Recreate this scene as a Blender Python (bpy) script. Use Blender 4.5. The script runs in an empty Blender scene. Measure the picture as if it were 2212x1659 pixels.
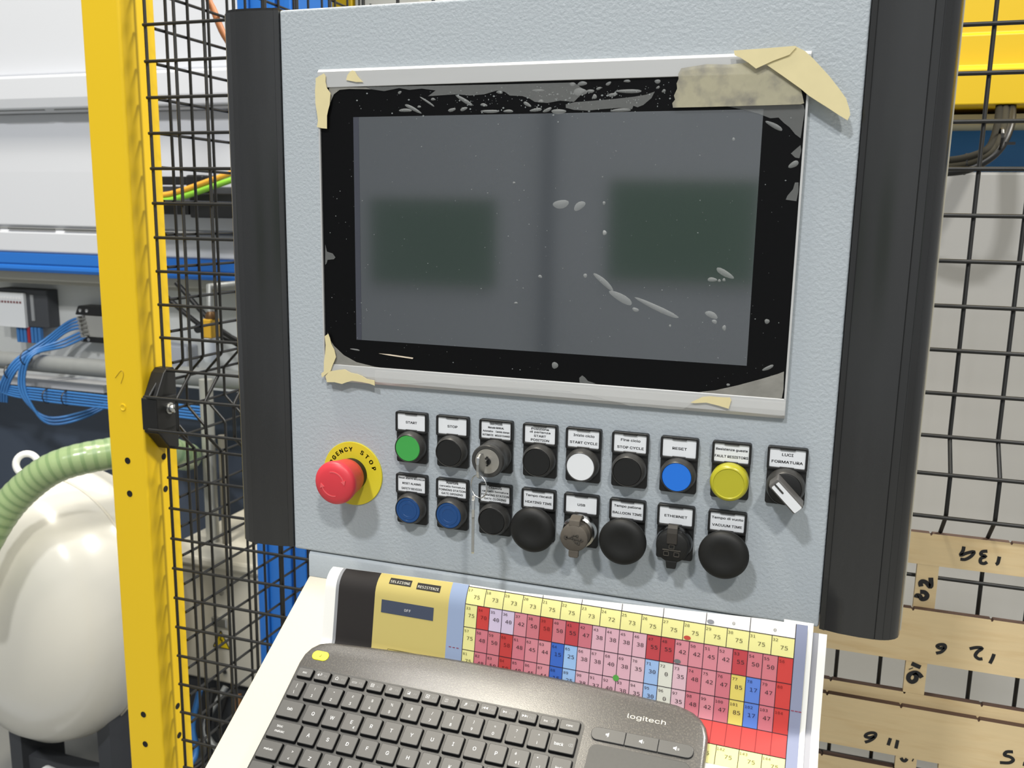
import bpy, bmesh, math, random
from mathutils import Matrix, Vector
random.seed(7)
PI = math.pi
Z0 = 1.55                     # height of the screen centre above the floor; scene coordinates are measured from that centre
SC = bpy.context.scene
COL = SC.collection

# ---------------------------------------------------------------- camera, light, exposure
cam = bpy.data.cameras.new('camera'); cam_o = bpy.data.objects.new('camera', cam); COL.objects.link(cam_o)
cam.sensor_width = 36.0; cam.sensor_fit = 'HORIZONTAL'; cam.lens = 36.0 * 1956.97 / 2212.0
cam.clip_start = 0.02; cam.clip_end = 60
_x = Vector((0.9462, 0.3231, 0.0170)); _d = Vector((0.0752, -0.1685, -0.9828)); _f = Vector((-0.3147, 0.9312, -0.1838))
_f.normalize(); _x = (_x - _f * _x.dot(_f)).normalized(); _u = _x.cross(_f)
_c = Vector((0.22256, -0.72569, 0.01646 + Z0))
cam_o.matrix_world = Matrix(((_x.x, _u.x, -_f.x, _c.x), (_x.y, _u.y, -_f.y, _c.y), (_x.z, _u.z, -_f.z, _c.z), (0, 0, 0, 1)))
cam.dof.use_dof = True; cam.dof.focus_distance = 0.80; cam.dof.aperture_fstop = 16.0
SC.camera = cam_o

world = bpy.data.worlds.new('hall_light'); SC.world = world; world.use_nodes = True
world.node_tree.nodes['Background'].inputs[0].default_value = (0.93, 0.97, 1.0, 1)
world.node_tree.nodes['Background'].inputs[1].default_value = 0.34

def hall_lamp(x, y, z, power, col=(1, 0.97, 0.9), sx=1.2, sy=0.5, aim=(0, 0, -0.4)):
    l = bpy.data.lights.new('hall_lamp', 'AREA'); l.shape = 'RECTANGLE'; l.size = sx; l.size_y = sy
    l.energy = power; l.color = col
    o = bpy.data.objects.new('hall_lamp', l); COL.objects.link(o); o.location = (x, y, z + Z0)
    dv = Vector(aim) - Vector((x, y, z)); o.rotation_euler = dv.to_track_quat('-Z', 'Y').to_euler()
    return o
hall_lamp(2.3, -4.4, 4.4, 185, (1, 0.98, 0.93), 0.45, 0.3)
hall_lamp(-0.9, -3.7, 4.4, 185, (0.97, 0.98, 1.0), 0.45, 0.3)
hall_lamp(-1.25, -0.35, 4.4, 175, (1, 0.93, 0.78))
hall_lamp(3.2, 1.3, 3.6, 330, (1, 0.97, 0.9), aim=(-0.5, 0.4, 0))
hall_lamp(-2.6, 0.2, 4.4, 80, (1, 0.97, 0.92), aim=(-2.2, 1.2, 0))

vs = SC.view_settings
vs.view_transform = 'Standard'; vs.look = 'None'; vs.gamma = 1.0; vs.use_curve_mapping = False
vs.exposure = 0.0

# ---------------------------------------------------------------- materials
def S(r, g, b):
    f = lambda c: (c / 255 / 12.92) if c / 255 <= 0.04045 else ((c / 255 + 0.055) / 1.055) ** 2.4
    return (f(r), f(g), f(b))
MATS = {}
def mat(name, col, rough=0.5, metal=0.0, spec=0.5, bump=None, var=None, alpha=1.0, trans=0.0, coat=0.0, ior=1.5, mixcol=None, stretch=None):
    """col linear rgb; bump=(scale, strength, distance); var=(scale, amount); mixcol=(colour, scale, lo, hi) blotches"""
    if name in MATS: return MATS[name]
    m = bpy.data.materials.new(name); m.use_nodes = True; MATS[name] = m
    nt = m.node_tree; b = nt.nodes['Principled BSDF']
    b.inputs['Base Color'].default_value = (*col, 1); b.inputs['Roughness'].default_value = rough
    b.inputs['Metallic'].default_value = metal; b.inputs['Specular IOR Level'].default_value = spec
    b.inputs['Alpha'].default_value = alpha; b.inputs['Transmission Weight'].default_value = trans
    b.inputs['Coat Weight'].default_value = coat; b.inputs['IOR'].default_value = ior
    tc = None
    def coord():
        nonlocal tc
        if tc is None:
            tc = nt.nodes.new('ShaderNodeTexCoord').outputs['Object']
            if stretch:
                mp = nt.nodes.new('ShaderNodeMapping'); nt.links.new(tc, mp.inputs[0]); mp.inputs['Scale'].default_value = stretch; tc = mp.outputs[0]
        return tc
    def noise(scale, detail=3):
        n = nt.nodes.new('ShaderNodeTexNoise'); n.inputs['Scale'].default_value = scale; n.inputs['Detail'].default_value = detail
        nt.links.new(coord(), n.inputs['Vector']); return n.outputs[0]
    cur = None
    if var:
        mx = nt.nodes.new('ShaderNodeMix'); mx.data_type = 'RGBA'
        mx.inputs[6].default_value = (*[max(0, c * (1 - var[1])) for c in col], 1)
        mx.inputs[7].default_value = (*[min(1, c * (1 + var[1])) for c in col], 1)
        nt.links.new(noise(var[0]), mx.inputs[0]); cur = mx.outputs[2]
    if mixcol:
        mx = nt.nodes.new('ShaderNodeMix'); mx.data_type = 'RGBA'
        mr = nt.nodes.new('ShaderNodeMapRange'); mr.inputs[1].default_value = mixcol[2]; mr.inputs[2].default_value = mixcol[3]
        nt.links.new(noise(mixcol[1], 4), mr.inputs[0]); nt.links.new(mr.outputs[0], mx.inputs[0])
        if cur: nt.links.new(cur, mx.inputs[6])
        else: mx.inputs[6].default_value = (*col, 1)
        mx.inputs[7].default_value = (*mixcol[0], 1); cur = mx.outputs[2]
    if cur: nt.links.new(cur, b.inputs['Base Color'])
    if bump:
        bn = nt.nodes.new('ShaderNodeBump'); bn.inputs['Strength'].default_value = bump[1]; bn.inputs['Distance'].default_value = bump[2]
        nt.links.new(noise(bump[0], 2), bn.inputs['Height']); nt.links.new(bn.outputs[0], b.inputs['Normal'])
    return m
def attr_mat(name, rough=0.6):
    m = bpy.data.materials.new(name); m.use_nodes = True; MATS[name] = m; nt = m.node_tree
    a = nt.nodes.new('ShaderNodeVertexColor'); a.layer_name = 'print'
    b = nt.nodes['Principled BSDF']; nt.links.new(a.outputs[0], b.inputs['Base Color']); b.inputs['Roughness'].default_value = rough
    b.inputs['Specular IOR Level'].default_value = 0.35
    return m

# ---------------------------------------------------------------- mesh helpers
class MB:
    def __init__(s): s.v = []; s.f = []; s.m = []; s.c = []
    def add(s, vs, fs, mi=0, col=None):
        o = len(s.v); s.v += [tuple(p) for p in vs]
        for f in fs: s.f.append(tuple(i + o for i in f)); s.m.append(mi); s.c.append(col)
        return s
    def box(s, x0, x1, y0, y1, z0, z1, mi=0, col=None):
        return s.add([(x0,y0,z0),(x1,y0,z0),(x1,y1,z0),(x0,y1,z0),(x0,y0,z1),(x1,y0,z1),(x1,y1,z1),(x0,y1,z1)],
                     [(0,3,2,1),(4,5,6,7),(0,1,5,4),(1,2,6,5),(2,3,7,6),(3,0,4,7)], mi, col)
    def prism(s, poly, a0, a1, axis='y', mi=0, edge_mi=None):
        """polygon extruded along an axis; poly pairs are (x,z) for y, (y,z) for x, (x,y) for z"""
        n = len(poly)
        P = {'y': lambda p, a: (p[0], a, p[1]), 'x': lambda p, a: (a, p[0], p[1]), 'z': lambda p, a: (p[0], p[1], a)}[axis]
        o = len(s.v); s.v += [P(p, a0) for p in poly] + [P(p, a1) for p in poly]
        s.f += [tuple(range(o, o + n)), tuple(range(o + 2 * n - 1, o + n - 1, -1))]; s.m += [mi, mi]; s.c += [None, None]
        for i in range(n):
            j = (i + 1) % n; s.f.append((o + i, o + n + i, o + n + j, o + j)); s.m.append(mi if edge_mi is None else edge_mi); s.c.append(None)
        return s
    def lathe(s, prof, n=32, c=(0, 0, 0), axis='y', mi=0, sx=1.0, sz=1.0):
        """profile of (radius, position along the axis)"""
        o = len(s.v); rings = []
        for r, a in prof:
            if r < 1e-7:
                rings.append([len(s.v)]); s.v.append({'y': (c[0], c[1] + a, c[2]), 'z': (c[0], c[1], c[2] + a), 'x': (c[0] + a, c[1], c[2])}[axis]); continue
            ring = []
            for k in range(n):
                t = 2 * PI * k / n; p, q = r * math.cos(t) * sx, r * math.sin(t) * sz
                ring.append(len(s.v)); s.v.append({'y': (c[0] + p, c[1] + a, c[2] + q), 'z': (c[0] + p, c[1] + q, c[2] + a), 'x': (c[0] + a, c[1] + p, c[2] + q)}[axis])
            rings.append(ring)
        for A, B in zip(rings, rings[1:]):
            for k in range(n):
                l = (k + 1) % n
                if len(A) == 1 and len(B) == 1: break
                if len(A) == 1: s.f.append((A[0], B[k], B[l]))
                elif len(B) == 1: s.f.append((A[k], B[0], A[l]))
                else: s.f.append((A[k], B[k], B[l], A[l]))
                s.m.append(mi); s.c.append(None)
        return s
    def tube(s, pts, r, n=8, mi=0, cap=True, rf=None, mf=None):
        pts = [Vector(p) for p in pts]; o = len(s.v); N = len(pts)
        tang = [(pts[min(i + 1, N - 1)] - pts[max(i - 1, 0)]).normalized() for i in range(N)]
        up = Vector((0, 0, 1)) if abs(tang[0].z) < 0.9 else Vector((1, 0, 0))
        a = tang[0].cross(up).normalized()
        for i in range(N):
            a = (a - tang[i] * a.dot(tang[i])).normalized(); b = tang[i].cross(a)
            rr = r * (rf(i) if rf else 1.0)
            for k in range(n):
                t = 2 * PI * k / n; s.v.append(tuple(pts[i] + a * (rr * math.cos(t)) + b * (rr * math.sin(t))))
        for i in range(N - 1):
            for k in range(n):
                l = (k + 1) % n; s.f.append((o + i*n + k, o + i*n + l, o + (i+1)*n + l, o + (i+1)*n + k)); s.m.append(mf(i) if mf else mi); s.c.append(None)
        if cap:
            s.f.append(tuple(range(o + n - 1, o - 1, -1))); s.f.append(tuple(range(o + (N-1)*n, o + N*n))); s.m += [mi, mi]; s.c += [None, None]
        return s
def obj(name, mb, mats, parent=None, smooth=None, loc=None, rot=None, bevel=0, seg=2, recalc=True, data=None):
    if data is None:
        me = bpy.data.meshes.new(name); me.from_pydata(mb.v, [], mb.f)
        for m in (mats if isinstance(mats, (list, tuple)) else [mats]): me.materials.append(m)
        if any(mb.m): me.polygons.foreach_set('material_index', mb.m)
        if any(c is not None for c in mb.c):
            ca = me.color_attributes.new('print', 'FLOAT_COLOR', 'CORNER'); arr = []
            for p, c in zip(me.polygons, mb.c):
                for _ in range(p.loop_total): arr += [*(c or (1, 1, 1)), 1.0]
            ca.data.foreach_set('color', arr)
        if recalc:
            bm = bmesh.new(); bm.from_mesh(me); bmesh.ops.recalc_face_normals(bm, faces=bm.faces); bm.to_mesh(me); bm.free()
        me.update()
        if smooth:
            me.polygons.foreach_set('use_smooth', [True] * len(me.polygons)); me.set_sharp_from_angle(angle=math.radians(smooth))
    else: me = data
    o = bpy.data.objects.new(name, me); COL.objects.link(o)
    if parent: o.parent = parent
    if loc is not None: o.location = loc
    elif not parent: o.location = (0, 0, 0)
    if not parent: o.location.z += Z0
    if rot: o.rotation_euler = rot
    if bevel:
        b = o.modifiers.new('bevel', 'BEVEL'); b.width = bevel; b.segments = seg; b.limit_method = 'ANGLE'; b.angle_limit = math.radians(40)
    return o
def thing(name, label, cat, loc=(0, 0, 0), rot=(0, 0, 0), group=None):
    o = bpy.data.objects.new(name, None); COL.objects.link(o); o.empty_display_size = 0.02
    o.location = (loc[0], loc[1], loc[2] + Z0); o.rotation_euler = rot
    return tag(o, label, cat, group)
def tag(o, label, cat, group=None):
    o['label'] = label; o['category'] = cat
    if group: o['group'] = group
    return o
def struct(o): o['kind'] = 'structure'; return o
def rrect(x0, x1, z0, z1, r, n=4):
    pts = []
    for cx_, cz_, a0 in ((x1 - r, z1 - r, 0), (x0 + r, z1 - r, 90), (x0 + r, z0 + r, 180), (x1 - r, z0 + r, 270)):
        for k in range(n + 1):
            t = math.radians(a0 + 90 * k / n); pts.append((cx_ + r * math.cos(t), cz_ + r * math.sin(t)))
    return pts
def smooth_path(pts, k=6):
    pts = [Vector(p) for p in pts]; out = []
    P = [pts[0] * 2 - pts[1]] + pts + [pts[-1] * 2 - pts[-2]]
    for i in range(1, len(P) - 2):
        a, b, c, d = P[i-1], P[i], P[i+1], P[i+2]
        for j in range(k):
            t = j / k
            out.append(0.5 * ((2*b) + (c - a) * t + (2*a - 5*b + 4*c - d) * t*t + (3*b - a - 3*c + d) * t**3))
    out.append(pts[-1]); return [tuple(p) for p in out]
_TX = {}
def builtin_font(fname):      # a typeface that ships inside Blender itself; falls back to the default one
    try:
        import os
        return bpy.data.fonts.load(os.path.join(bpy.utils.system_resource('DATAFILES'), 'fonts', fname))
    except Exception: return None
SANS = builtin_font('Inter.woff2'); MONO = builtin_font('DejaVuSansMono.woff2')
def text_mesh(s, bold=0.0, font=None):
    font = None if any(0x20ff < ord(c_) for c_ in s) else (font or SANS); k = (s, bold, font.name if font else '')
    if k not in _TX:
        cu = bpy.data.curves.new('t', 'FONT'); cu.body = s; cu.size = 1.0; cu.resolution_u = 3; cu.offset = bold; cu.dimensions = '2D'; cu.fill_mode = 'BOTH'
        if font: cu.font = font
        ob = bpy.data.objects.new('t', cu); me = bpy.data.meshes.new_from_object(ob)
        vs_ = [(v.co.x, v.co.y) for v in me.vertices]; fs = [tuple(p.vertices) for p in me.polygons]
        bpy.data.objects.remove(ob); bpy.data.curves.remove(cu); bpy.data.meshes.remove(me)
        _TX[k] = (vs_, fs)
    return _TX[k]
def put_text(mb, s, cx_, cy_, h, w=None, fn=None, bold=0.0, rot=0.0, mi=0, col=None):
    """flat lettering centred on (cx_, cy_), capital height h, total width w, mapped to 3-D by fn"""
    vs_, fs = text_mesh(s)
    if not vs_: return
    x0 = min(v[0] for v in vs_); x1 = max(v[0] for v in vs_)
    cap = 0.72 if SANS else 0.69; sy = h / cap; sx = sy if w is None else w / max(1e-6, x1 - x0)
    ca, sa = math.cos(rot), math.sin(rot)
    for ox, oy in (((-bold, -bold * 0.6), (bold, -bold * 0.6), (-bold, bold * 0.6), (bold, bold * 0.6)) if bold else ((0, 0),)):   # heavier strokes from shifted copies
        P = []
        for x, y in vs_:
            a, b = (x - (x0 + x1) / 2) * sx + ox * sy, (y - cap / 2 + oy) * sy
            P.append(fn(cx_ + a * ca - b * sa, cy_ + a * sa + b * ca))
        mb.add(P, fs, mi, col)
FRONT = lambda y: (lambda a, b: (a, y, b))
FLAT = lambda z: (lambda a, b: (a, b, z))

# ---------------------------------------------------------------- measured outlines (metres)
TAPE_D = {'tr': [(0.1104, 0.1271), (0.1293, 0.1294), (0.1455, 0.1286), (0.1603, 0.1295), (0.1665, 0.1264), (0.1733, 0.1266), (0.1976, 0.111), (0.2008, 0.0998), (0.1985, 0.0991), (0.1751, 0.0989), (0.1452, 0.0987), (0.1248, 0.0986), (0.1056, 0.0986), (0.1049, 0.1019), (0.1069, 0.1044), (0.1059, 0.1074), (0.1081, 0.1124), (0.1075, 0.1164), (0.1088, 0.1194), (0.1083, 0.1229), (0.1095, 0.1253)], 'flap': [(0.1489, 0.1378), (0.1728, 0.1385), (0.1919, 0.1393), (0.1929, 0.1385), (0.1885, 0.1334), (0.1773, 0.1296), (0.1655, 0.1245), (0.1619, 0.1272), (0.1598, 0.1288), (0.1536, 0.1328), (0.1496, 0.1344)], 'diag': [(0.1714, 0.128), (0.1771, 0.13), (0.1884, 0.1339), (0.1918, 0.1394), (0.1987, 0.1358), (0.2048, 0.1304), (0.2109, 0.1241), (0.217, 0.1177), (0.2242, 0.109), (0.2294, 0.1022), (0.2323, 0.0946), (0.2331, 0.0908), (0.2316, 0.087), (0.2252, 0.0909), (0.2178, 0.0958), (0.2098, 0.1008), (0.2038, 0.1047), (0.1978, 0.1097), (0.1836, 0.1197)], 'tl': [(-0.2041, 0.1294), (-0.196, 0.1331), (-0.1943, 0.1307), (-0.1946, 0.1261), (-0.1933, 0.1208), (-0.1899, 0.1166), (-0.1909, 0.1073), (-0.1924, 0.1031), (-0.1938, 0.0979), (-0.1941, 0.0871), (-0.199, 0.0875), (-0.2039, 0.0886), (-0.2028, 0.0939), (-0.2034, 0.0991), (-0.2049, 0.1086), (-0.205, 0.1191), (-0.2042, 0.1253)], 'top': [(-0.1709, 0.1335), (-0.1685, 0.1349), (-0.1661, 0.1339), (-0.1638, 0.1302), (-0.1614, 0.1276), (-0.1585, 0.125), (-0.165, 0.1251), (-0.1746, 0.127), (-0.1733, 0.131)], 'blv': [(-0.2007, -0.0951), (-0.197, -0.0926), (-0.1955, -0.096), (-0.194, -0.1016), (-0.1909, -0.1071), (-0.1895, -0.1134), (-0.1913, -0.1176), (-0.1931, -0.1211), (-0.1952, -0.1265), (-0.1998, -0.1298), (-0.2044, -0.1336), (-0.205, -0.1296), (-0.2023, -0.1276), (-0.202, -0.1194), (-0.2006, -0.1112), (-0.1998, -0.1031)], 'blh': [(-0.2001, -0.1314), (-0.1961, -0.127), (-0.1883, -0.1253), (-0.1805, -0.1239), (-0.1742, -0.1266), (-0.1678, -0.1273), (-0.1628, -0.1287), (-0.1578, -0.1312), (-0.1503, -0.132), (-0.1501, -0.1367), (-0.1553, -0.1353), (-0.1629, -0.1344), (-0.1731, -0.134), (-0.1782, -0.1356), (-0.1834, -0.1377), (-0.1911, -0.1366), (-0.1989, -0.1372)], 'br': [(0.1308, -0.1288), (0.1399, -0.1235), (0.1457, -0.1225), (0.1535, -0.1226), (0.1613, -0.1222), (0.1625, -0.1241), (0.1616, -0.1277), (0.1608, -0.1313), (0.153, -0.1295), (0.1431, -0.1278), (0.1343, -0.129)]}
LIFT = {'bl': [(-0.1987, -0.0919), (-0.1969, -0.0976), (-0.1925, -0.1036), (-0.1824, -0.1116), (-0.1697, -0.1171), (-0.152, -0.1199), (-0.142, -0.1207), (-0.1698, -0.1223), (-0.1877, -0.1212), (-0.1948, -0.1217), (-0.1985, -0.1127), (-0.1992, -0.1011)], 'br': [(0.1372, -0.1201), (0.1489, -0.118), (0.1661, -0.1126), (0.1829, -0.1065), (0.1957, -0.1014), (0.2004, -0.0991), (0.201, -0.1129), (0.2003, -0.1199), (0.1859, -0.1231), (0.1569, -0.1219)], 'tl': [(-0.1923, 0.1217), (-0.1562, 0.1208), (-0.1515, 0.1191), (-0.1731, 0.1199), (-0.1822, 0.1194), (-0.1878, 0.1159), (-0.1916, 0.1087), (-0.1926, 0.1066)], 'topband': [(-0.1562, 0.1213), (-0.0822, 0.1203), (-0.0273, 0.1198), (0.0263, 0.1196), (0.0354, 0.1133), (0.0267, 0.1049), (0.0151, 0.1061), (0.0048, 0.1045), (-0.0058, 0.1056), (-0.0111, 0.1087), (-0.0165, 0.1103), (-0.0272, 0.111), (-0.0315, 0.114), (-0.038, 0.1152), (-0.0489, 0.1125), (-0.062, 0.1118), (-0.0732, 0.1131), (-0.0821, 0.1128), (-0.0991, 0.1122), (-0.0923, 0.1166), (-0.1048, 0.1184), (-0.1163, 0.1177), (-0.1256, 0.1194), (-0.1397, 0.1173), (-0.1515, 0.1191)], 'streak': [(0.02, 0.1031), (0.0267, 0.1046), (0.0402, 0.1053), (0.06, 0.1064), (0.0741, 0.1076), (0.0838, 0.1089), (0.0906, 0.1111), (0.0882, 0.1063), (0.082, 0.1013), (0.0777, 0.0998), (0.0744, 0.1009), (0.0734, 0.0984), (0.0636, 0.0996), (0.0493, 0.0989), (0.0382, 0.098), (0.0269, 0.0988), (0.0201, 0.1005)], 'tr': [(0.1448, 0.0992), (0.2003, 0.0992), (0.2017, 0.0949), (0.2008, 0.0852), (0.2001, 0.0753), (0.196, 0.0783), (0.1917, 0.0833), (0.1876, 0.0863), (0.1834, 0.0903), (0.1775, 0.0899), (0.1683, 0.0936), (0.1561, 0.0968)], 'rA': [(0.2004, 0.0704), (0.1981, 0.0684), (0.194, 0.0645), (0.1972, 0.0615), (0.2003, 0.061), (0.2012, 0.0664)], 'rB': [(0.2009, 0.0435), (0.1984, 0.0435), (0.1973, 0.0385), (0.1937, 0.0339), (0.1927, 0.0309), (0.2004, 0.0299), (0.2013, 0.0375)], 'lA': [(-0.1992, -0.0129), (-0.1977, -0.0189), (-0.192, -0.0204), (-0.1893, -0.0237), (-0.1908, -0.0254), (-0.1972, -0.0262), (-0.1985, -0.0296), (-0.1998, -0.0307)], 'bA': [(0.0385, -0.1208), (0.038, -0.1161), (0.0404, -0.1138), (0.0432, -0.1157), (0.0454, -0.1182), (0.0518, -0.1198), (0.0465, -0.1207)]}
BUB = [(0.018, 0.0254, 0.0068, 0.0034, 0.14), (-0.0224, 0.0421, 0.0012, 0.0009, 0.01), (-0.1133, 0.1025, 0.0085, 0.0015, -0.45), (-0.1203, 0.1013, 0.006, 0.0014, -0.02), (-0.1, 0.1078, 0.0078, 0.0009, -0.55), (-0.0668, 0.1081, 0.0087, 0.0016, -0.52), (-0.0441, 0.099, 0.0082, 0.0013, -0.02), (-0.0779, 0.1008, 0.0035, 0.0014, 0.22), (-0.0673, 0.1013, 0.0033, 0.0014, 0.3), (-0.0496, 0.1042, 0.0031, 0.0012, -0.18), (-0.0283, 0.0989, 0.0043, 0.0012, -0.02), (-0.0048, 0.0994, 0.0052, 0.0014, 0.11), (0.0047, 0.0992, 0.0039, 0.0014, 0.39), (0.0141, 0.0978, 0.0062, 0.0019, -0.02), (-0.0123, 0.1039, 0.0037, 0.0014, -0.5), (-0.0949, 0.1097, 0.002, 0.0011, -0.02), (-0.0008, 0.1061, 0.0023, 0.0013, -0.02), (-0.0361, 0.1138, 0.0028, 0.0013, -0.1), (-0.0031, 0.1144, 0.0053, 0.0009, -0.03), (0.0249, 0.1184, 0.0023, 0.0015, -0.03), (-0.1254, 0.1158, 0.0018, 0.0012, 0.44), (-0.1075, 0.1039, 0.0017, 0.001, -0.02), (0.0336, 0.0242, 0.0054, 0.0029, 0.61), (0.1808, 0.0845, 0.0071, 0.0017, -0.49), (0.0705, 0.1119, 0.0103, 0.0015, -0.03), (0.0397, 0.1127, 0.0031, 0.0014, -0.03), (0.0575, 0.1095, 0.0038, 0.0014, 0.11), (0.0313, 0.1124, 0.0056, 0.0029, -0.03), (0.0328, 0.1186, 0.0039, 0.0017, 0.1), (0.0646, 0.0979, 0.0082, 0.0013, 0.03), (0.1965, 0.0566, 0.004, 0.0021, 0.55), (0.0923, 0.1185, 0.0023, 0.0016, -0.03), (0.0539, 0.118, 0.0023, 0.0013, 0.48), (0.0463, 0.1146, 0.0022, 0.0011, 0.31), (0.0432, 0.1085, 0.0018, 0.0019, -0.02), (0.0686, 0.1195, 0.0027, 0.0011, -0.03), (0.0974, 0.1114, 0.0016, 0.0012, 0.5), (0.0928, 0.1141, 0.0015, 0.001, 0.49), (0.0537, 0.0267, 0.0012, 0.0015, 0.01), (0.0548, 0.0035, 0.0014, 0.0019, 0.02), (0.1518, 0.0751, 0.0011, 0.0013, -0.01), (0.0557, -0.0359, 0.0108, 0.0022, -0.68), (0.0705, -0.0481, 0.0107, 0.0031, -0.47), (0.1003, -0.055, 0.0195, 0.0021, -0.39), (0.0827, -0.0571, 0.0028, 0.0016, -0.26), (0.1512, -0.0254, 0.0077, 0.0023, -0.49), (0.1419, -0.0307, 0.0037, 0.0017, -0.01), (0.1429, -0.0582, 0.0053, 0.0024, -0.39), (0.1455, -0.0634, 0.0021, 0.0016, -0.48), (0.1533, -0.0679, 0.0015, 0.0022, 0.06), (0.0402, -0.0315, 0.0016, 0.0018, 0.04), (0.1852, -0.0611, 0.0019, 0.0019, 0.05), (0.0551, 0.0033, 0.0017, 0.002, 0.02), (0.1474, -0.0313, 0.0012, 0.0011, 0.04), (0.1509, -0.0306, 0.0012, 0.0013, 0.04), (0.111, -0.0686, 0.0009, 0.0011, 0.06), (0.1884, -0.0971, 0.0047, 0.0014, 0.52), (0.159, -0.1128, 0.0014, 0.0011, 0.08), (0.0165, -0.1071, 0.0028, 0.0028, 0.07), (0.0018, -0.0336, 0.0018, 0.0013, -0.3), (-0.0189, -0.0564, 0.0017, 0.0008, 0.05), (-0.1712, -0.1058, 0.005, 0.0007, -0.09)]
SCR = [(-0.1474, -0.1077), (-0.1368, -0.1077), (-0.1135, -0.1093), (-0.1141, -0.1104), (-0.1375, -0.1088)]
FILMEDGE = [(-0.1501, -0.1336), (-0.1358, -0.135), (-0.1259, -0.1335), (-0.1161, -0.1322), (-0.0979, -0.1302), (-0.0799, -0.13), (-0.0623, -0.1306), (-0.0334, -0.1286), (0.0004, -0.1281), (0.0311, -0.1276), (0.0346, -0.1297), (0.0475, -0.1297), (0.0561, -0.1311), (0.0657, -0.133), (0.0741, -0.1339), (0.0815, -0.1359), (0.0939, -0.1353), (0.1042, -0.1355), (0.1133, -0.1358), (0.1254, -0.1347), (0.1302, -0.1307), (0.1429, -0.1286), (0.1607, -0.1322), (0.1772, -0.1333), (0.2, -0.1341), (0.2029, -0.1331)]
DIG = {'13 4': [[(0.4009, -0.3506), (0.4004, -0.3559), (0.3984, -0.3617), (0.405, -0.3579), (0.4119, -0.3555), (0.4094, -0.3613), (0.4038, -0.3659), (0.3987, -0.3663)], [(0.4255, -0.3528), (0.4203, -0.3542), (0.4194, -0.3579), (0.4243, -0.3592), (0.4198, -0.3625), (0.4198, -0.3672), (0.4235, -0.3681), (0.4265, -0.3658)], [(0.4383, -0.3576), (0.4374, -0.3655), (0.4355, -0.3673)]], '26': [[(0.3699, -0.3934), (0.3711, -0.4017), (0.37, -0.4046), (0.3657, -0.4001), (0.3615, -0.3992), (0.3596, -0.4018), (0.3607, -0.4057)], [(0.3602, -0.4125), (0.3648, -0.4123), (0.368, -0.4153), (0.367, -0.4195), (0.3628, -0.4212), (0.3604, -0.4178), (0.3573, -0.4175), (0.3567, -0.4205)]], '12 6': [[(0.3829, -0.4818), (0.3882, -0.4793), (0.3918, -0.4737), (0.3908, -0.4699), (0.386, -0.4704), (0.3831, -0.4729), (0.3864, -0.4749), (0.3908, -0.4731)], [(0.4174, -0.47), (0.4245, -0.4671), (0.4302, -0.4671), (0.4257, -0.4725), (0.4242, -0.4776), (0.4279, -0.4806), (0.4319, -0.4799)], [(0.4431, -0.4718), (0.442, -0.4776), (0.44, -0.4842)]], '1.6': [[(0.358, -0.4995), (0.3681, -0.5026)], [(0.3576, -0.5057), (0.3582, -0.5066)], [(0.3707, -0.5153), (0.3668, -0.5111), (0.3625, -0.5103), (0.3572, -0.5138), (0.3563, -0.5197), (0.3601, -0.5228), (0.3641, -0.5199), (0.3646, -0.5148), (0.3619, -0.5112)]], '11 6': [[(0.3146, -0.6062), (0.3199, -0.603), (0.3246, -0.5977), (0.3256, -0.5924), (0.3205, -0.5923), (0.3156, -0.5954), (0.3146, -0.5987), (0.3196, -0.599), (0.3244, -0.5961)], [(0.3424, -0.5947), (0.3406, -0.6045)], [(0.3506, -0.5955), (0.3495, -0.6068)]], '5': [[(0.4728, -0.5837), (0.4665, -0.5851), (0.4647, -0.5896), (0.4709, -0.5907), (0.4741, -0.5938), (0.4703, -0.5982), (0.4609, -0.6)], [(0.4866, -0.5937), (0.4861, -0.5988)]], '6': [[(0.3562, -0.6176), (0.3583, -0.6205), (0.3608, -0.6208), (0.363, -0.6174)], [(0.3687, -0.6175), (0.3699, -0.6179)]]}

# ---------------------------------------------------------------- shared materials
PANEL = mat('grey_powder_coat', S(170, 177, 182), 0.42, bump=(360, 0.5, 0.0012), spec=0.45)
SHELF_G = mat('grey_shelf_coat', S(168, 175, 180), 0.45, bump=(300, 0.3, 0.0008))
CREAM = mat('cream_white_coat', S(196, 191, 176), 0.45, bump=(260, 0.12, 0.0006))
PROFILE = mat('anthracite_extrusion', S(38, 38, 38), 0.2, spec=0.8, var=(22, 0.18), stretch=(6, 6, 0.6))
SEAM = mat('pale_edge_strip', S(196, 190, 172), 0.45)
BLACKP = mat('black_plastic', S(28, 28, 28), 0.42, spec=0.4)
BLACKR = mat('black_rubber', S(25, 25, 24), 0.55, spec=0.35, var=(160, 0.2))
BLACKCAP = mat('black_cap', S(26, 26, 26), 0.4, spec=0.4)
COLLAR = mat('dark_grey_collar', S(58, 57, 55), 0.4, spec=0.5)
WHITEP = mat('white_label_plastic', S(226, 228, 230), 0.5)
INK = mat('black_ink', S(22, 22, 24), 0.6)
ALU = mat('brushed_aluminium', S(200, 200, 199), 0.42, metal=0.35, var=(14, 0.06), stretch=(0.4, 1, 6))
STEEL = mat('polished_steel', S(205, 205, 203), 0.24, metal=1.0)
GLASSB = mat('black_glass_border', S(14, 14, 15), 0.28, spec=0.12)
LCD = mat('dark_lcd', S(58, 62, 66), 0.07, spec=0.5, ior=2.3, var=(9, 0.05))
TAPE = mat('masking_tape', S(200, 194, 166), 0.7, alpha=0.50, var=(260, 0.06), mixcol=(S(150, 146, 136), 70, 0.48, 0.75), bump=(120, 0.3, 0.0006))
TAPE_O = mat('masking_tape_double', S(218, 205, 158), 0.65, alpha=0.95, var=(60, 0.06), bump=(90, 0.25, 0.0006))
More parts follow.
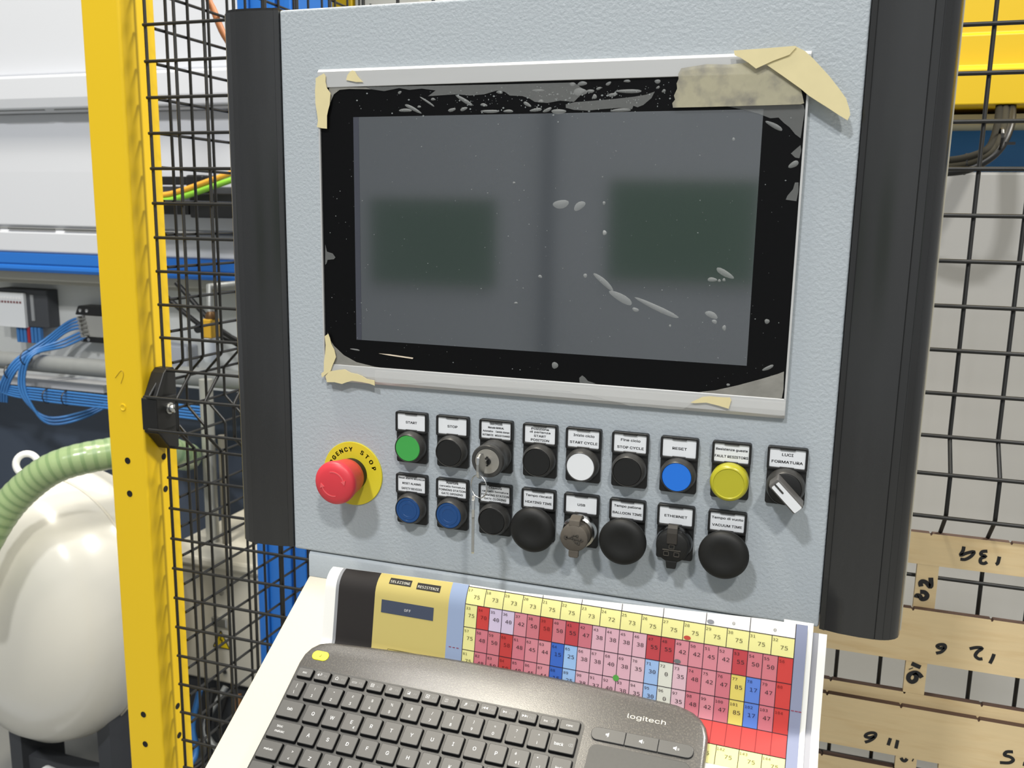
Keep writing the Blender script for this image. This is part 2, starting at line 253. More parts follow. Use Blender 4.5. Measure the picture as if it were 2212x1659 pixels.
YELLOW = mat('yellow_powder_coat', S(224, 186, 22), 0.42, var=(3, 0.03), bump=(500, 0.08, 0.0004))
WIRE = mat('black_wire', S(27, 27, 26), 0.42, spec=0.5)

# ---------------------------------------------------------------- the hall
fl = obj('floor', MB().box(-7, 7, -6.2, 5.2, -1.60, -1.55), mat('grey_hall_floor', S(128, 128, 124), 0.5, var=(2, 0.12)))
struct(fl)
struct(obj('wall_back', MB().box(-7, 7, 5.0, 5.2, -1.55, 3.6), mat('hall_wall_paint', S(206, 206, 202), 0.7, var=(1.5, 0.04))))
wf = struct(obj('wall_front', MB().box(-7, 7, -6.2, -6.0, -1.55, 3.6), mat('hall_wall_paint_grey', S(186, 192, 200), 0.7, var=(1.5, 0.04))))
for gx0, gx1, gz0, gz1 in ((-3.27, -2.20, -0.55, 0.13), (-1.30, -0.22, -0.45, 0.28)):  # green boards behind the camera, added only for their reflection in the screen
    t = thing('reflection_board', 'green board added on the unseen hall wall for the screen reflection, %s one' % ('left' if gx0 < -2 else 'right'), 'reflection board', ((gx0 + gx1) / 2, -6.0, gz0))
    w2, h2 = (gx1 - gx0) / 2, gz1 - gz0
    obj('board', MB().box(-w2, w2, 0.005, 0.03, 0, h2), mat('green_board_face', S(38, 96, 34), 0.9), t)
    fr = MB()
    for a in ((-w2, w2, -0.02, 0.0), (-w2, w2, h2, h2 + 0.02)): fr.box(a[0], a[1], 0.0, 0.035, a[2], a[3])
    obj('board_frame', fr, ALU, t)
struct(obj('trim_1', MB().box(-1.81, -1.73, -6.0, -5.93, -1.55, 3.6), mat('hall_wall_post', S(110, 116, 124), 0.6)))

# ---------------------------------------------------------------- control cabinet
cab = thing('control_cabinet', 'light grey control cabinet with dark side profiles hanging before the fence', 'cabinet', (0, 0, 0))
PL, PR, PT, PB = -0.2432, 0.2414, 0.1885, -0.3064
obj('front_panel', MB().box(PL, PR, 0.0, 0.012, PB, PT), PANEL, cab, bevel=0.0022, seg=3)
obj('housing', MB().box(PL - 0.05, PR + 0.05, 0.014, 0.20, PB + 0.006, PT - 0.002), PANEL, cab)
sec = [(0.0003, 0.010), (0.0003, -0.0012), (0.004, -0.0030), (0.0048, -0.0022), (0.015, -0.0048), (0.03, -0.0062), (0.041, -0.0061), (0.0414, -0.0055), (0.0420, -0.0059), (0.0472, -0.0050), (0.0475, -0.0044), (0.0482, -0.0046), (0.0525, -0.0028), (0.0527, -0.0022), (0.0534, -0.0021), (0.0570, 0.0010), (0.0594, 0.0050), (0.0608, 0.0110), (0.0608, 0.190), (0.050, 0.205), (0.0003, 0.205)]
for sx, x0, zt, zb in ((-1, PL, 0.1880, -0.3042), (1, PR, 0.1890, -0.3064)):
    pr = obj('side_profile', MB().prism([(x0 + sx * a, b) for a, b in sec], zb, zt, 'z'), PROFILE, cab, smooth=35)
    capo = [(x0 + sx * (a * 0.98 + 0.0005), b * 0.98 + 0.0006) for a, b in sec]
    obj('end_cap', MB().prism(capo, zt, zt + 0.0022, 'z'), BLACKP, pr)
    obj('edge_strip', MB().box(min(x0 + sx * 0.0606, x0 + sx * 0.0618), max(x0 + sx * 0.0606, x0 + sx * 0.0618), 0.0125, 0.016, zb + 0.003, zt - 0.002), SEAM, pr)  # thin pale strip down each outer edge; the left one is film
obj('mounting_bracket', MB().box(-0.12, 0.12, 0.20, 0.393, 0.05, 0.09).box(-0.12, 0.12, 0.20, 0.393, -0.2, -0.16), PROFILE, cab)

# ---------------------------------------------------------------- keyboard shelf
TILT = math.radians(31.69)
SO = (0, 0, -0.332)
sh = thing('keyboard_shelf', 'cream white sloping keyboard shelf under the cabinet', 'shelf', SO)
pf = [(0.010, 0.0240), (0.006, 0.0250), (0.0018, 0.0240), (0.0, 0.0212), (-0.0004, 0.0), (0.0016, -0.0012), (0.0026, 0.0), (0.0030, 0.0205), (0.006, 0.0225), (0.010, 0.0222)]
obj('back_flange', MB().prism(pf, -0.2272, 0.2272, 'x'), SHELF_G, sh, smooth=50)
obj('shelf_plate', MB().prism([(-0.2272, 0.0), (0.2272, 0.0), (0.2272, -0.268), (-0.2272, -0.268)], -0.0022, 0.0, 'z'), CREAM, sh, rot=(TILT, 0, 0), bevel=0.0008)

# ---------------------------------------------------------------- panel computer
pc = thing('panel_computer', 'flat panel computer with a dark blank screen set in the cabinet front', 'screen', (0, 0, 0))
fx0, fx1, fz0, fz1 = -0.2030, 0.2036, -0.1365, 0.1368
obj('back_plate', MB().box(fx0 + 0.001, fx1 - 0.001, -0.0022, -0.0002, fz0 + 0.001, fz1 - 0.001), ALU, pc)
def strip(prof):   # a horizontal aluminium strip from a (y,z) section
    return MB().prism(prof, fx0, fx1, 'x')
obj('frame_strip', strip([(-0.0002, fz1), (-0.0040, fz1), (-0.0062, fz1 - 0.0022), (-0.0058, 0.1215), (-0.0002, 0.1215)]), ALU, pc, bevel=0.0004)
obj('frame_strip', strip([(-0.0002, fz0), (-0.0036, fz0), (-0.0058, fz0 + 0.0030), (-0.0062, fz0 + 0.0070), (-0.0058, -0.1205), (-0.0002, -0.1205)]), ALU, pc, bevel=0.0004)
for a, b in ((fx0, fx0 + 0.0014), (fx1 - 0.0016, fx1)):
    obj('frame_edge', MB().box(a, b, -0.0060, -0.0002, -0.1205, 0.1215), ALU, pc)
obj('glass_border', MB().box(fx0 + 0.0014, fx1 - 0.0016, -0.0042, -0.0022, -0.1205, 0.1215), GLASSB, pc)
obj('display', MB().box(-0.1697, 0.1722, -0.0044, -0.0041, -0.0966, 0.0966), LCD, pc)
obj('display_edge', MB().box(-0.1697, -0.1645, -0.00455, -0.0044, -0.0966, 0.0966), mat('dark_lcd_edge', S(60, 62, 72), 0.25, spec=0.8), pc)

# ---------------------------------------------------------------- protective film with air bubbles
film = thing('protective_film', 'torn clear protective film with air bubbles stuck over the screen', 'film', (0, 0, 0))
FILM = mat('clear_film', S(235, 235, 232), 0.18, alpha=0.16, spec=0.5, bump=(45, 0.35, 0.002))
LIFT_M = mat('lifted_film', S(176, 174, 166), 0.30, alpha=0.40, bump=(110, 0.5, 0.0015), var=(90, 0.25))
LIFT_D = mat('film_air_pocket', S(160, 162, 160), 0.4, alpha=0.20, bump=(150, 0.3, 0.001))
BUBM = mat('air_bubble_film', S(205, 208, 206), 0.35, alpha=0.27)
lo = [(x, z) for x, z in FILMEDGE]
obj('film_sheet', MB().add([(x, -0.0069, z) for x, z in lo] + [(x, -0.0070, -0.1225) for x, z in lo], [(i, i + 1, len(lo) + i + 1, len(lo) + i) for i in range(len(lo) - 1)]), FILM, film, recalc=False)
for k, pts in LIFT.items():
    o = obj('lifted_patch', MB().prism(pts, -0.0053, -0.0049), LIFT_M if k in ('bl', 'br', 'tl') else LIFT_D, film)
for i, (x, z, a, b, t) in enumerate(BUB):
    mb = MB(); n = 14
    ring = lambda s, y: [(x + s * (a * math.cos(q) * math.cos(t) - b * math.sin(q) * math.sin(t)) * (1 + 0.07 * math.sin(3 * q + i)), y, z + s * (a * math.cos(q) * math.sin(t) + b * math.sin(q) * math.cos(t)) * (1 + 0.07 * math.sin(3 * q + i))) for q in [2 * PI * k / n for k in range(n)]]
    vs_ = ring(1, -0.0046) + ring(0.75, -0.0050) + [(x, -0.0051, z)]
    fs = [(k, (k + 1) % n, n + (k + 1) % n, n + k) for k in range(n)] + [(n + k, n + (k + 1) % n, 2 * n) for k in range(n)]
    obj('air_bubble', mb.add(vs_, fs), BUBM, film, smooth=80)
dm = MB()      # countless dust specks under the film
for i in range(620):
    top = random.random() < 0.42
    x = random.uniform(-0.196, 0.196) if not top else random.gauss(0.02, 0.075); z = random.uniform(-0.116, 0.116) if not top else random.gauss(0.108, 0.006)
    if abs(x) > 0.198 or abs(z) > 0.118: continue
    r = random.choice((0.00016, 0.0002, 0.00025, 0.00045)) * (1.6 if top else 1.0); e = random.uniform(0.5, 1.6)
    dm.add([(x - r * e, -0.0047, z), (x, -0.0047, z - r), (x + r * e, -0.0047, z), (x, -0.0047, z + r)], [(0, 1, 2, 3)])
do = obj('dust_specks', dm, mat('pale_dust', S(150, 155, 155), 0.7, alpha=0.75), film, recalc=False); do['kind'] = 'stuff'
obj('scratch', MB().prism(SCR, -0.0050, -0.0047), mat('bright_scratch', S(215, 200, 180), 0.4), film)

# ---------------------------------------------------------------- masking tape
def tape(k, y0, th, m, label, parent=None, name='masking_tape', wav=0.0006):
    pts = TAPE_PTS[k]; cx_ = sum(p[0] for p in pts) / len(pts); cz_ = sum(p[1] for p in pts) / len(pts)
    o = obj(name, MB().prism(pts, y0 - th, y0), m, parent)
    if label: tag(o, label, 'tape', 'masking tape around the screen')
    return o
TAPE_PTS = TAPE_D
tape('tr', -0.0078, 0.0004, TAPE, 'wide strip of masking tape across the upper right corner of the black screen border')
t = thing('masking_tape', 'folded strip of masking tape hanging diagonally off the upper right screen corner', 'tape', (0, 0, 0), group='masking tape around the screen')
tape('diag', -0.0100, 0.0004, TAPE_O, None, t, 'tape_strip'); tape('flap', -0.0112, 0.0004, TAPE_O, None, t, 'folded_flap')
tape('tl', -0.0068, 0.0004, TAPE_O, 'torn masking tape piece down the upper left corner of the screen frame')
tape('top', -0.0068, 0.0003, TAPE_O, 'tiny torn scrap of masking tape on the top frame strip near its left end')
tape('blv', -0.0068, 0.0004, TAPE_O, 'narrow upright torn masking tape piece at the lower left screen corner')
tape('blh', -0.0076, 0.0004, TAPE_O, 'torn masking tape piece lying along the bottom frame strip at its left end')
tape('br', -0.0076, 0.0003, TAPE_O, 'short torn masking tape scrap on the bottom frame strip near its right end')

# ---------------------------------------------------------------- push buttons
def base_unit(t, lines):
    obj('base_plate', MB().prism(rrect(-0.0150, 0.0150, -0.0155, 0.0150, 0.0020), -0.0030, 0.0), BLACKP, t)
    fr = MB(); o_ = rrect(-0.0153, 0.0153, 0.0128, 0.0315, 0.0018, 3); i_ = rrect(-0.0136, 0.0136, 0.0149, 0.0299, 0.0008, 3); n = len(o_)
    vs_ = [(x, -0.0052, z) for x, z in o_] + [(x, 0.0, z) for x, z in o_] + [(x, -0.0052, z) for x, z in i_] + [(x, -0.0030, z) for x, z in i_]
    fs = []
    for k in range(n):
        l = (k + 1) % n
        fs += [(k, l, n + l, n + k), (k, 2*n + k, 2*n + l, l), (2*n + k, 3*n + k, 3*n + l, 2*n + l)]
    fr.add(vs_, fs)
    fr.box(-0.0058, 0.0058, -0.0053, -0.0036, 0.0292, 0.0300).box(-0.0055, 0.0055, -0.0053, -0.0036, 0.0149, 0.0155)
    obj('label_holder', fr, BLACKP, t, bevel=0.0003, seg=1)
    lp = obj('legend_plate', MB().prism(rrect(-0.0135, 0.0135, 0.0150, 0.0298, 0.0008, 3), -0.0038, -0.0028), WHITEP, t)
    tx = MB()
    for s_, cx_, cz_, w, h in lines: put_text(tx, s_, cx_ / 1000, cz_ / 1000, h / 1000, w / 1000, FRONT(-0.0039), bold=0.022)
    obj('lettering', tx, INK, lp, recalc=False)
def collar(t, m=COLLAR, r=0.0146):
    obj('collar', MB().lathe([(r, -0.0028), (r, -0.0060), (r - 0.0006, -0.0075), (r - 0.0020, -0.0122), (r - 0.0024, -0.0125), (r - 0.0027, -0.0118), (r - 0.0027, -0.0100), (0, -0.0100)], 40), m, t, smooth=40)
def cap(t, m, rings=False):
    pr = [(0.0118, -0.0095), (0.0118, -0.0118), (0.0114, -0.0122)]
    pr += [(0.0096, -0.0122), (0.0094, -0.0119), (0.0088, -0.0119), (0.0086, -0.0122), (0.0060, -0.0122), (0.0058, -0.0120), (0, -0.0120)] if rings else [(0, -0.0122)]
    obj('button_cap', MB().lathe(pr, 40), m, t, smooth=40)
def mushroom(t):
    obj('stem', MB().lathe([(0.0135, -0.0028), (0.0135, -0.0070), (0.0105, -0.0080), (0.0105, -0.0165)], 32), BLACKP, t, smooth=40)
    obj('mushroom_head', MB().lathe([(0.0105, -0.0150), (0.0180, -0.0160), (0.0198, -0.0178), (0.0200, -0.0195), (0.0194, -0.0215), (0.0170, -0.0236), (0.0140, -0.0246), (0.0110, -0.0247), (0.0080, -0.0240), (0.0040, -0.0232), (0, -0.0230)], 48), BLACKR, t, smooth=60)
CX = dict(A=-0.1160, B=-0.0762, C=-0.0353, D=0.0047, E=0.0430, F=0.0828, G=0.1234, H=0.1649, I=0.2078)
R1, R2 = -0.1905, -0.2482
def unit(col, row, name, label, lines):
    t = thing(name, label, 'button' if 'socket' not in name and 'lamp' not in name and 'switch' not in name else name.split('_')[-1], (CX[col], 0, R1 if row == 1 else R2), group='operator controls under the screen')
    base_unit(t, lines); return t
GREEN = mat('green_cap', S(62, 158, 72), 0.45); BLUE = mat('blue_cap', S(28, 112, 214), 0.45); WCAP = mat('white_cap', S(222, 224, 226), 0.45)
DBLUE = mat('blue_lens', S(16, 66, 122), 0.28, coat=0.4)
t = unit('A', 1, 'push_button', 'green push button under the label START', [('START', 0, 22.4, 11, 2.9)]); collar(t); cap(t, GREEN)
t = unit('B', 1, 'push_button', 'black push button under the label STOP', [('STOP', 0, 22.4, 9.4, 2.9)]); collar(t); cap(t, BLACKCAP)
t = unit('D', 1, 'push_button', 'black push button under the label START POSITION', [('Posizione', 0, 27.6, 15.6, 2.6), ('di partenza', 0, 24.8, 18.2, 2.4), ('START', 0, 21.4, 10.8, 2.6), ('POSITION', 0, 17.9, 16.2, 2.7)]); collar(t); cap(t, BLACKCAP)
t = unit('E', 1, 'push_button', 'white push button under the label START CYCLE', [('Inizio ciclo', 0.3, 25.6, 18, 2.8), ('START CYCLE', 0.2, 19.4, 23.8, 2.9)]); collar(t); cap(t, WCAP)
t = unit('F', 1, 'push_button', 'black push button under the label STOP CYCLE', [('Fine ciclo', 0.3, 25.4, 16.2, 2.8), ('STOP CYCLE', 0.3, 19.2, 22.2, 2.9)]); collar(t); cap(t, BLACKCAP)
t = unit('G', 1, 'push_button', 'bright blue push button under the label RESET', [('RESET', 0.2, 22.4, 11.6, 2.9)]); collar(t); cap(t, BLUE)
t = unit('A', 2, 'push_button', 'dark blue lens push button under the label RESET ALARMS', [('Reset allarmi sicurezze', 0, 27.9, 25.6, 2.4), ('RESET ALARMS', 0, 23.0, 18.4, 2.6), ('SAFETY DEVICES', 0, 18.2, 20.0, 2.6)]); collar(t); cap(t, DBLUE, True)
t = unit('B', 2, 'push_button', 'dark blue lens push button under the label GATE OPENING', [('Apertura', 0, 28.1, 11.4, 2.4), ('cancello formatura', 0, 24.8, 24.2, 2.2), ('FORMING STATION', 0, 21.4, 25.6, 2.5), ('GATE OPENING', 0, 18.0, 20.6, 2.5)]); collar(t); cap(t, DBLUE, True)
t = unit('C', 2, 'push_button', 'black push button under the label GATE CLOSING', [('Chiusura', 0, 28.1, 12, 2.4), ('cancello formatura', 0, 24.8, 24.2, 2.2), ('FORMING STATION', 0, 21.4, 25.6, 2.5), ('GATE CLOSING', 0, 18.0, 20.6, 2.5)]); collar(t); cap(t, BLACKCAP)
for c_, lab, ln in (('D', 'HEATING TIME', [('Tempo riscaldi', 0, 25.8, 23.4, 2.7), ('HEATING TIME', 0, 19.8, 23.8, 2.8)]), ('F', 'BALLOON TIME', [('Tempo pallone', 0, 25.8, 22.8, 2.7), ('BALLOON TIME', 0, 19.8, 24.8, 2.8)]), ('H', 'VACUUM TIME', [('Tempo di vuoto', 0, 25.8, 24.8, 2.7), ('VACUUM TIME', 0, 19.6, 23.6, 2.8)])):
    t = unit(c_, 2, 'mushroom_button', 'large black mushroom button under the label ' + lab, ln); mushroom(t)
# yellow signal lamp
t = unit('H', 1, 'signal_lamp', 'yellow dome signal lamp under the label FAULT RESISTORS', [('Resistenze guaste', 0, 25.6, 24.6, 2.6), ('FAULT RESISTORS', 0, 19.8, 26.0, 2.8)])
obj('lens', MB().lathe([(0.0150, -0.0028), (0.0152, -0.0100), (0.0148, -0.0125), (0.0136, -0.0142), (0.0122, -0.0146), (0.0116, -0.0140), (0, -0.0142)], 48), mat('yellow_lens', S(192, 186, 46), 0.3, trans=0.15, spec=0.5), t, smooth=40)
# selector switch
t = unit('I', 1, 'selector_switch', 'black selector switch with white bar handle under the label LUCI FORMATURA', [('LUCI', 0, 25.8, 8.4, 3.0), ('FORMATURA', 0, 19.9, 23.4, 3.0)]); collar(t, r=0.0150)
obj('knob_disc', MB().lathe([(0.0122, -0.0095), (0.0122, -0.0125), (0.0116, -0.0128), (0, -0.0128)], 40), BLACKP, t, smooth=40)
hd = obj('handle', MB().prism(rrect(-0.0125, 0.0165, -0.0048, 0.0048, 0.0014), -0.0275, -0.0125), mat('grey_handle', S(92, 90, 88), 0.45), t, rot=(0, math.radians(45), 0), bevel=0.0008)
obj('white_insert', MB().prism(rrect(-0.0100, 0.0160, -0.0036, 0.0034, 0.0008), -0.0281, -0.0270), WCAP, hd)
obj('insert_groove', MB().prism(rrect(-0.0105, -0.0010, -0.0006, 0.0008, 0.0006), -0.0284, -0.0275), COLLAR, hd)
# key switch
t = unit('C', 1, 'key_switch', 'key operated selector switch with steel lock face under the label CYCLES', [('Cicli CYCLES', 0, 28.2, 11.4, 2.3), ('Manuale MANUAL', 0, 25.0, 14.6, 2.3), ('Automatico', -7.4, 21.6, 9.4, 2.2), ('Cambio stampo', 6.0, 21.6, 12.6, 2.2), ('AUTOMATIC', -7.4, 18.2, 10.0, 2.3), ('MOULD CHANGE', 6.0, 18.2, 13.6, 2.3)])
obj('collar', MB().lathe([(0.0146, -0.0028), (0.0146, -0.0075), (0.0138, -0.0085), (0.0138, -0.0190), (0.0145, -0.0200), (0.0145, -0.0240), (0.0136, -0.0255), (0.0112, -0.0255), (0.0108, -0.0245)], 44), COLLAR, t, smooth=40)
obj('lock_face', MB().lathe([(0.0110, -0.0235), (0.0108, -0.0252), (0, -0.0252)], 40), mat('satin_nickel', S(190, 186, 178), 0.35, metal=0.8), t, smooth=40)
obj('keyhole', MB().lathe([(0.0034, -0.0248), (0.0034, -0.0262), (0.0022, -0.0262), (0.0022, -0.0254), (0, -0.0254)], 20).box(-0.0009, 0.0009, -0.0258, -0.0250, -0.0042, 0.0042), BLACKP, t, smooth=40)
# key ring with the key in the lock and a second key
kx, kz = CX['C'], R1
kr = thing('key_ring', 'wire key ring with a steel key in the lock and a second key hanging', 'keys', (kx, -0.0255, kz))
def key_poly(): return [(0.0, -0.0022), (-0.007, -0.0022), (-0.0085, -0.0060), (-0.0115, -0.0098), (-0.0170, -0.0108), (-0.0215, -0.0085), (-0.0230, -0.0030), (-0.0230, 0.0030), (-0.0215, 0.0085), (-0.0170, 0.0108), (-0.0115, 0.0098), (-0.0085, 0.0060), (-0.007, 0.0022), (0.0, 0.0022)]
obj('key', MB().prism(key_poly(), -0.0011, 0.0011, 'x'), STEEL, kr, bevel=0.0003)
rp = [(0.0002 + 0.0088 * math.sin(a) * 0.92, -0.0195 - 0.0030 * math.sin(a), -0.0165 + 0.0098 * math.cos(a)) for a in [2 * PI * k / 40 for k in range(41)]]
obj('ring', MB().tube(rp, 0.00055, 6), STEEL, kr, smooth=60)
k2 = [(-0.0008, -0.0240), (0.0042, -0.0265), (0.0058, -0.034), (0.0042, -0.0415), (0.0016, -0.044), (0.0016, -0.0735), (-0.0004, -0.0755), (-0.0024, -0.0735), (-0.0024, -0.044), (-0.0062, -0.0415), (-0.0078, -0.034), (-0.0062, -0.0265)]
obj('key', MB().prism([(a - 0.0190, b) for a, b in k2], -0.0012, 0.0012, 'x'), STEEL, kr, loc=(-0.0105, -0.0035, 0), rot=(0, 0, math.radians(20)), bevel=0.0003)

# socket caps
RUB = mat('grey_rubber', S(88, 82, 74), 0.6, spec=0.3, var=(200, 0.15))
t = unit('E', 2, 'usb_socket', 'USB socket with steel ring and grey rubber cap under the label USB', [('USB', 0, 22.4, 6.6, 2.8)])
obj('steel_ring', MB().lathe([(0.0145, -0.0028), (0.0146, -0.0070), (0.0140, -0.0110), (0.0122, -0.0125), (0.0110, -0.0120)], 44), STEEL, t, smooth=40)
cp = obj('rubber_cap', MB().lathe([(0.0108, -0.0100), (0.0108, -0.0135), (0.0114, -0.0140), (0.0114, -0.0160), (0.0106, -0.0165), (0.0106, -0.0185), (0.0118, -0.0195), (0.0121, -0.0235), (0.0117, -0.0262), (0.0105, -0.0272), (0, -0.0274)], 44), RUB, t, smooth=40)
def strap(mb, w, z_top, y_tip, y_ring, zc):
    pts = [(y_ring, z_top - 0.0025), (y_ring - 0.004, z_top + 0.0012), (y_ring - 0.009, z_top + 0.0022), (y_tip + 0.001, z_top), (y_tip, z_top - 0.004), (y_tip, zc)]
    inn = [(y_tip + 0.0022, zc), (y_tip + 0.0022, z_top - 0.0042), (y_tip + 0.003, z_top - 0.0022), (y_ring - 0.009, z_top - 0.0002), (y_ring - 0.0045, z_top - 0.0010), (y_ring, z_top - 0.0048)]
    mb.prism(pts + inn, -w, w, 'x'); return mb
obj('strap', strap(MB(), 0.0046, 0.0152, -0.0268, -0.0095, 0.0080), RUB, t, bevel=0.0006)
obj('pull_tab', MB().prism([(-0.0042, -0.0110), (0.0042, -0.0110), (0.0042, -0.0162), (0.0030, -0.0172), (-0.0030, -0.0172), (-0.0042, -0.0162)], -0.0268, -0.0235), RUB, t, bevel=0.0006)
lg = MB(); q = -0.0277
def bar(mb, x0, z0, x1, z1, w, y=q, d=0.0005):
    L = math.hypot(x1 - x0, z1 - z0) or 1; nx, nz = -(z1 - z0) / L * w / 2, (x1 - x0) / L * w / 2
    mb.prism([(x0 + nx, z0 + nz), (x0 - nx, z0 - nz), (x1 - nx, z1 - nz), (x1 + nx, z1 + nz)], y - d, y + 0.0004)
bar(lg, -0.0062, 0.0006, 0.0068, -0.0006, 0.0009); lg.lathe([(0.0016, q + 0.0004), (0.0016, q - 0.0005), (0, q - 0.0005)], 14, (-0.0066, 0, 0.0006))
bar(lg, -0.0030, 0.0004, 0.0002, 0.0030, 0.0008); bar(lg, 0.0002, 0.0030, 0.0026, 0.0028, 0.0008); lg.lathe([(0.0011, q + 0.0004), (0.0011, q - 0.0005), (0, q - 0.0005)], 12, (0.0032, 0, 0.0028))
bar(lg, -0.0006, 0.0000, 0.0020, -0.0032, 0.0008); bar(lg, 0.0020, -0.0032, 0.0040, -0.0034, 0.0008); bar(lg, 0.0036, -0.0034, 0.0056, -0.0036, 0.0020)
lg.prism([(0.0062, 0.0012), (0.0062, -0.0022), (0.0086, -0.0007)], q - 0.0005, q + 0.0004)
obj('usb_symbol', lg, mat('rubber_relief', S(64, 60, 54), 0.65), cp)
t = unit('G', 2, 'ethernet_socket', 'network socket with black rubber cap and strap under the label ETHERNET', [('ETHERNET', 0, 22.4, 18.6, 2.8)])
obj('socket_ring', MB().lathe([(0.0150, -0.0028), (0.0150, -0.0075), (0.0142, -0.0100), (0.0130, -0.0105), (0.0122, -0.0098)], 44), mat('gloss_black', S(20, 20, 20), 0.15), t, smooth=40)
cp = obj('rubber_cap', MB().lathe([(0.0128, -0.0090), (0.0134, -0.0105), (0.0136, -0.0150), (0.0130, -0.0175), (0.0112, -0.0188), (0, -0.0190)], 44), BLACKR, t, smooth=40)
obj('strap', strap(MB(), 0.0042, 0.0166, -0.0205, -0.0075, 0.0035), mat('dark_rubber_strap', S(48, 44, 39), 0.6), t, bevel=0.0006)
obj('pull_tab', MB().prism([(-0.0046, -0.0115), (0.0046, -0.0115), (0.0040, -0.0165), (0.0036, -0.0182), (-0.0036, -0.0182), (-0.0040, -0.0165)], -0.0186, -0.0150), BLACKR, t, bevel=0.0006)
nw = MB()
bar(nw, -0.0074, -0.0020, 0.0074, -0.0020, 0.0008, -0.0192)
for bx, bz in ((0.0, 0.0010), (-0.0042, -0.0052), (0.0042, -0.0052)):
    for s_ in ((bx - 0.002, bz - 0.0017, bx + 0.002, bz - 0.0017), (bx - 0.002, bz + 0.0017, bx + 0.002, bz + 0.0017), (bx - 0.002, bz - 0.0017, bx - 0.002, bz + 0.0017), (bx + 0.002, bz - 0.0017, bx + 0.002, bz + 0.0017)): bar(nw, *s_, 0.0005, -0.0192)
obj('network_symbol', nw, mat('rubber_relief_light', S(70, 66, 60), 0.55), cp)

# ---------------------------------------------------------------- emergency stop
es = thing('emergency_stop', 'red emergency stop mushroom button on a round yellow plate', 'button', (-0.1775, 0, -0.2234))
yd = obj('yellow_plate', MB().lathe([(0.0304, 0.0), (0.0304, -0.0012), (0.0301, -0.0015), (0, -0.0015)], 64), mat('yellow_plate', S(214, 199, 48), 0.45, spec=0.4), es, smooth=30)
tx = MB()
for ch, a in list(zip('EMERGENCY', (193, 181, 169, 156, 144, 131, 119, 106, 93.5))) + list(zip('STOP', (64, 49.5, 34, 18))):
    r = 0.0243; t_ = math.radians(a); put_text(tx, ch, r * math.cos(t_), r * math.sin(t_), 0.0054, None, FRONT(-0.0017), bold=0.03, rot=t_ - PI / 2)
obj('lettering', tx, INK, yd, recalc=False)
obj('black_collar', MB().lathe([(0.0150, -0.0014), (0.0150, -0.0085), (0.0140, -0.0100), (0.0110, -0.0100)], 40), BLACKP, es, smooth=40)
RED = mat('red_plastic', S(206, 56, 66), 0.42, spec=0.5)
hd = obj('red_head', MB().lathe([(0.0150, -0.0090), (0.0164, -0.0100), (0.0172, -0.0160), (0.0184, -0.0240), (0.0197, -0.0300), (0.0200, -0.0325), (0.0196, -0.0345), (0.0182, -0.0363), (0.0130, -0.0377), (0.0070, -0.0383), (0, -0.0385)], 56), RED, es, smooth=50)
ar = MB()
for a0 in (20, 200):
    arc = [math.radians(a0 + 7 * k) for k in range(13)]
    for a, b in zip(arc, arc[1:]):
        bar(ar, 0.0112 * math.cos(a), 0.0112 * math.sin(a), 0.0112 * math.cos(b), 0.0112 * math.sin(b), 0.0010, -0.0379, 0.0003)
    e = arc[0]; ux, uz = math.cos(e), math.sin(e); tx_, tz_ = -uz, ux
    ar.prism([(ux * 0.0112 + ux * 0.0024, uz * 0.0112 + uz * 0.0024), (ux * 0.0112 - ux * 0.0024, uz * 0.0112 - uz * 0.0024), (ux * 0.0112 - tx_ * 0.004, uz * 0.0112 - tz_ * 0.004)], -0.0384, -0.0372)
obj('turn_arrow', ar, mat('red_relief', S(222, 92, 96), 0.45), hd)

# ---------------------------------------------------------------- wireless keyboard on the shelf
kb = thing('wireless_keyboard', 'charcoal wireless keyboard with touchpad lying on the cream shelf', 'keyboard', SO, (TILT, 0, 0))
KB = mat('charcoal_keyboard_plastic', S(80, 77, 73), 0.32, spec=0.9, bump=(1500, 0.25, 0.0003), var=(900, 0.30), mixcol=(S(108, 103, 94), 700, 0.5, 0.75))
KEYM = mat('charcoal_key', S(68, 67, 65), 0.42, spec=0.5, bump=(1600, 0.12, 0.0002))
WELL = mat('black_key_well', S(16, 16, 17), 0.4)
LEG = mat('white_legend', S(228, 228, 228), 0.6); LEGG = mat('grey_legend', S(150, 150, 148), 0.6)
K = lambda *a: [(x / 1000, y / 1000) for x, y in a]
top_edge = [(X, -64.0 - 5.2 * ((X - 0.0) / 150.0) ** 2) for X in range(-148, 141, 18)]
out_l = [(-184.0, -212), (-186.8, -95), (-185.6, -86), (-182.0, -79), (-176.0, -73.5), (-167, -70.6), (-158, -70.0)]
out_r = [(146, -70.0), (153.5, -72.5), (160, -77), (164.6, -83), (167, -91), (167.6, -100), (167.6, -212)]
outline = [(a / 1000, b / 1000) for a, b in out_l + top_edge + out_r]
def inset(poly, d):
    n = len(poly); res = []
    for i in range(n):
        a, b, c = Vector((*poly[i-1], 0)), Vector((*poly[i], 0)), Vector((*poly[(i+1) % n], 0))
        t = ((b - a).normalized() + (c - b).normalized()).normalized(); nrm = Vector((t.y, -t.x, 0)); res.append((b.x + nrm.x * d, b.y + nrm.y * d))
    return res
lay = [(0.0012, 0.0028), (0.0, 0.0055), (0.0, 0.0085), (0.0012, 0.0105), (0.0035, 0.0115)]
mb = MB(); n = len(outline); allv = []
for d, h in lay: allv += [(x, y, h) for x, y in inset(outline, d)]
fs = [tuple(range(n)), tuple(range((len(lay) - 1) * n, len(lay) * n))]
for L in range(len(lay) - 1):
    for i in range(n): j = (i + 1) % n; fs.append((L*n + i, L*n + j, (L+1)*n + j, (L+1)*n + i))
body = obj('keyboard_body', mb.add(allv, fs), KB, kb, smooth=50)
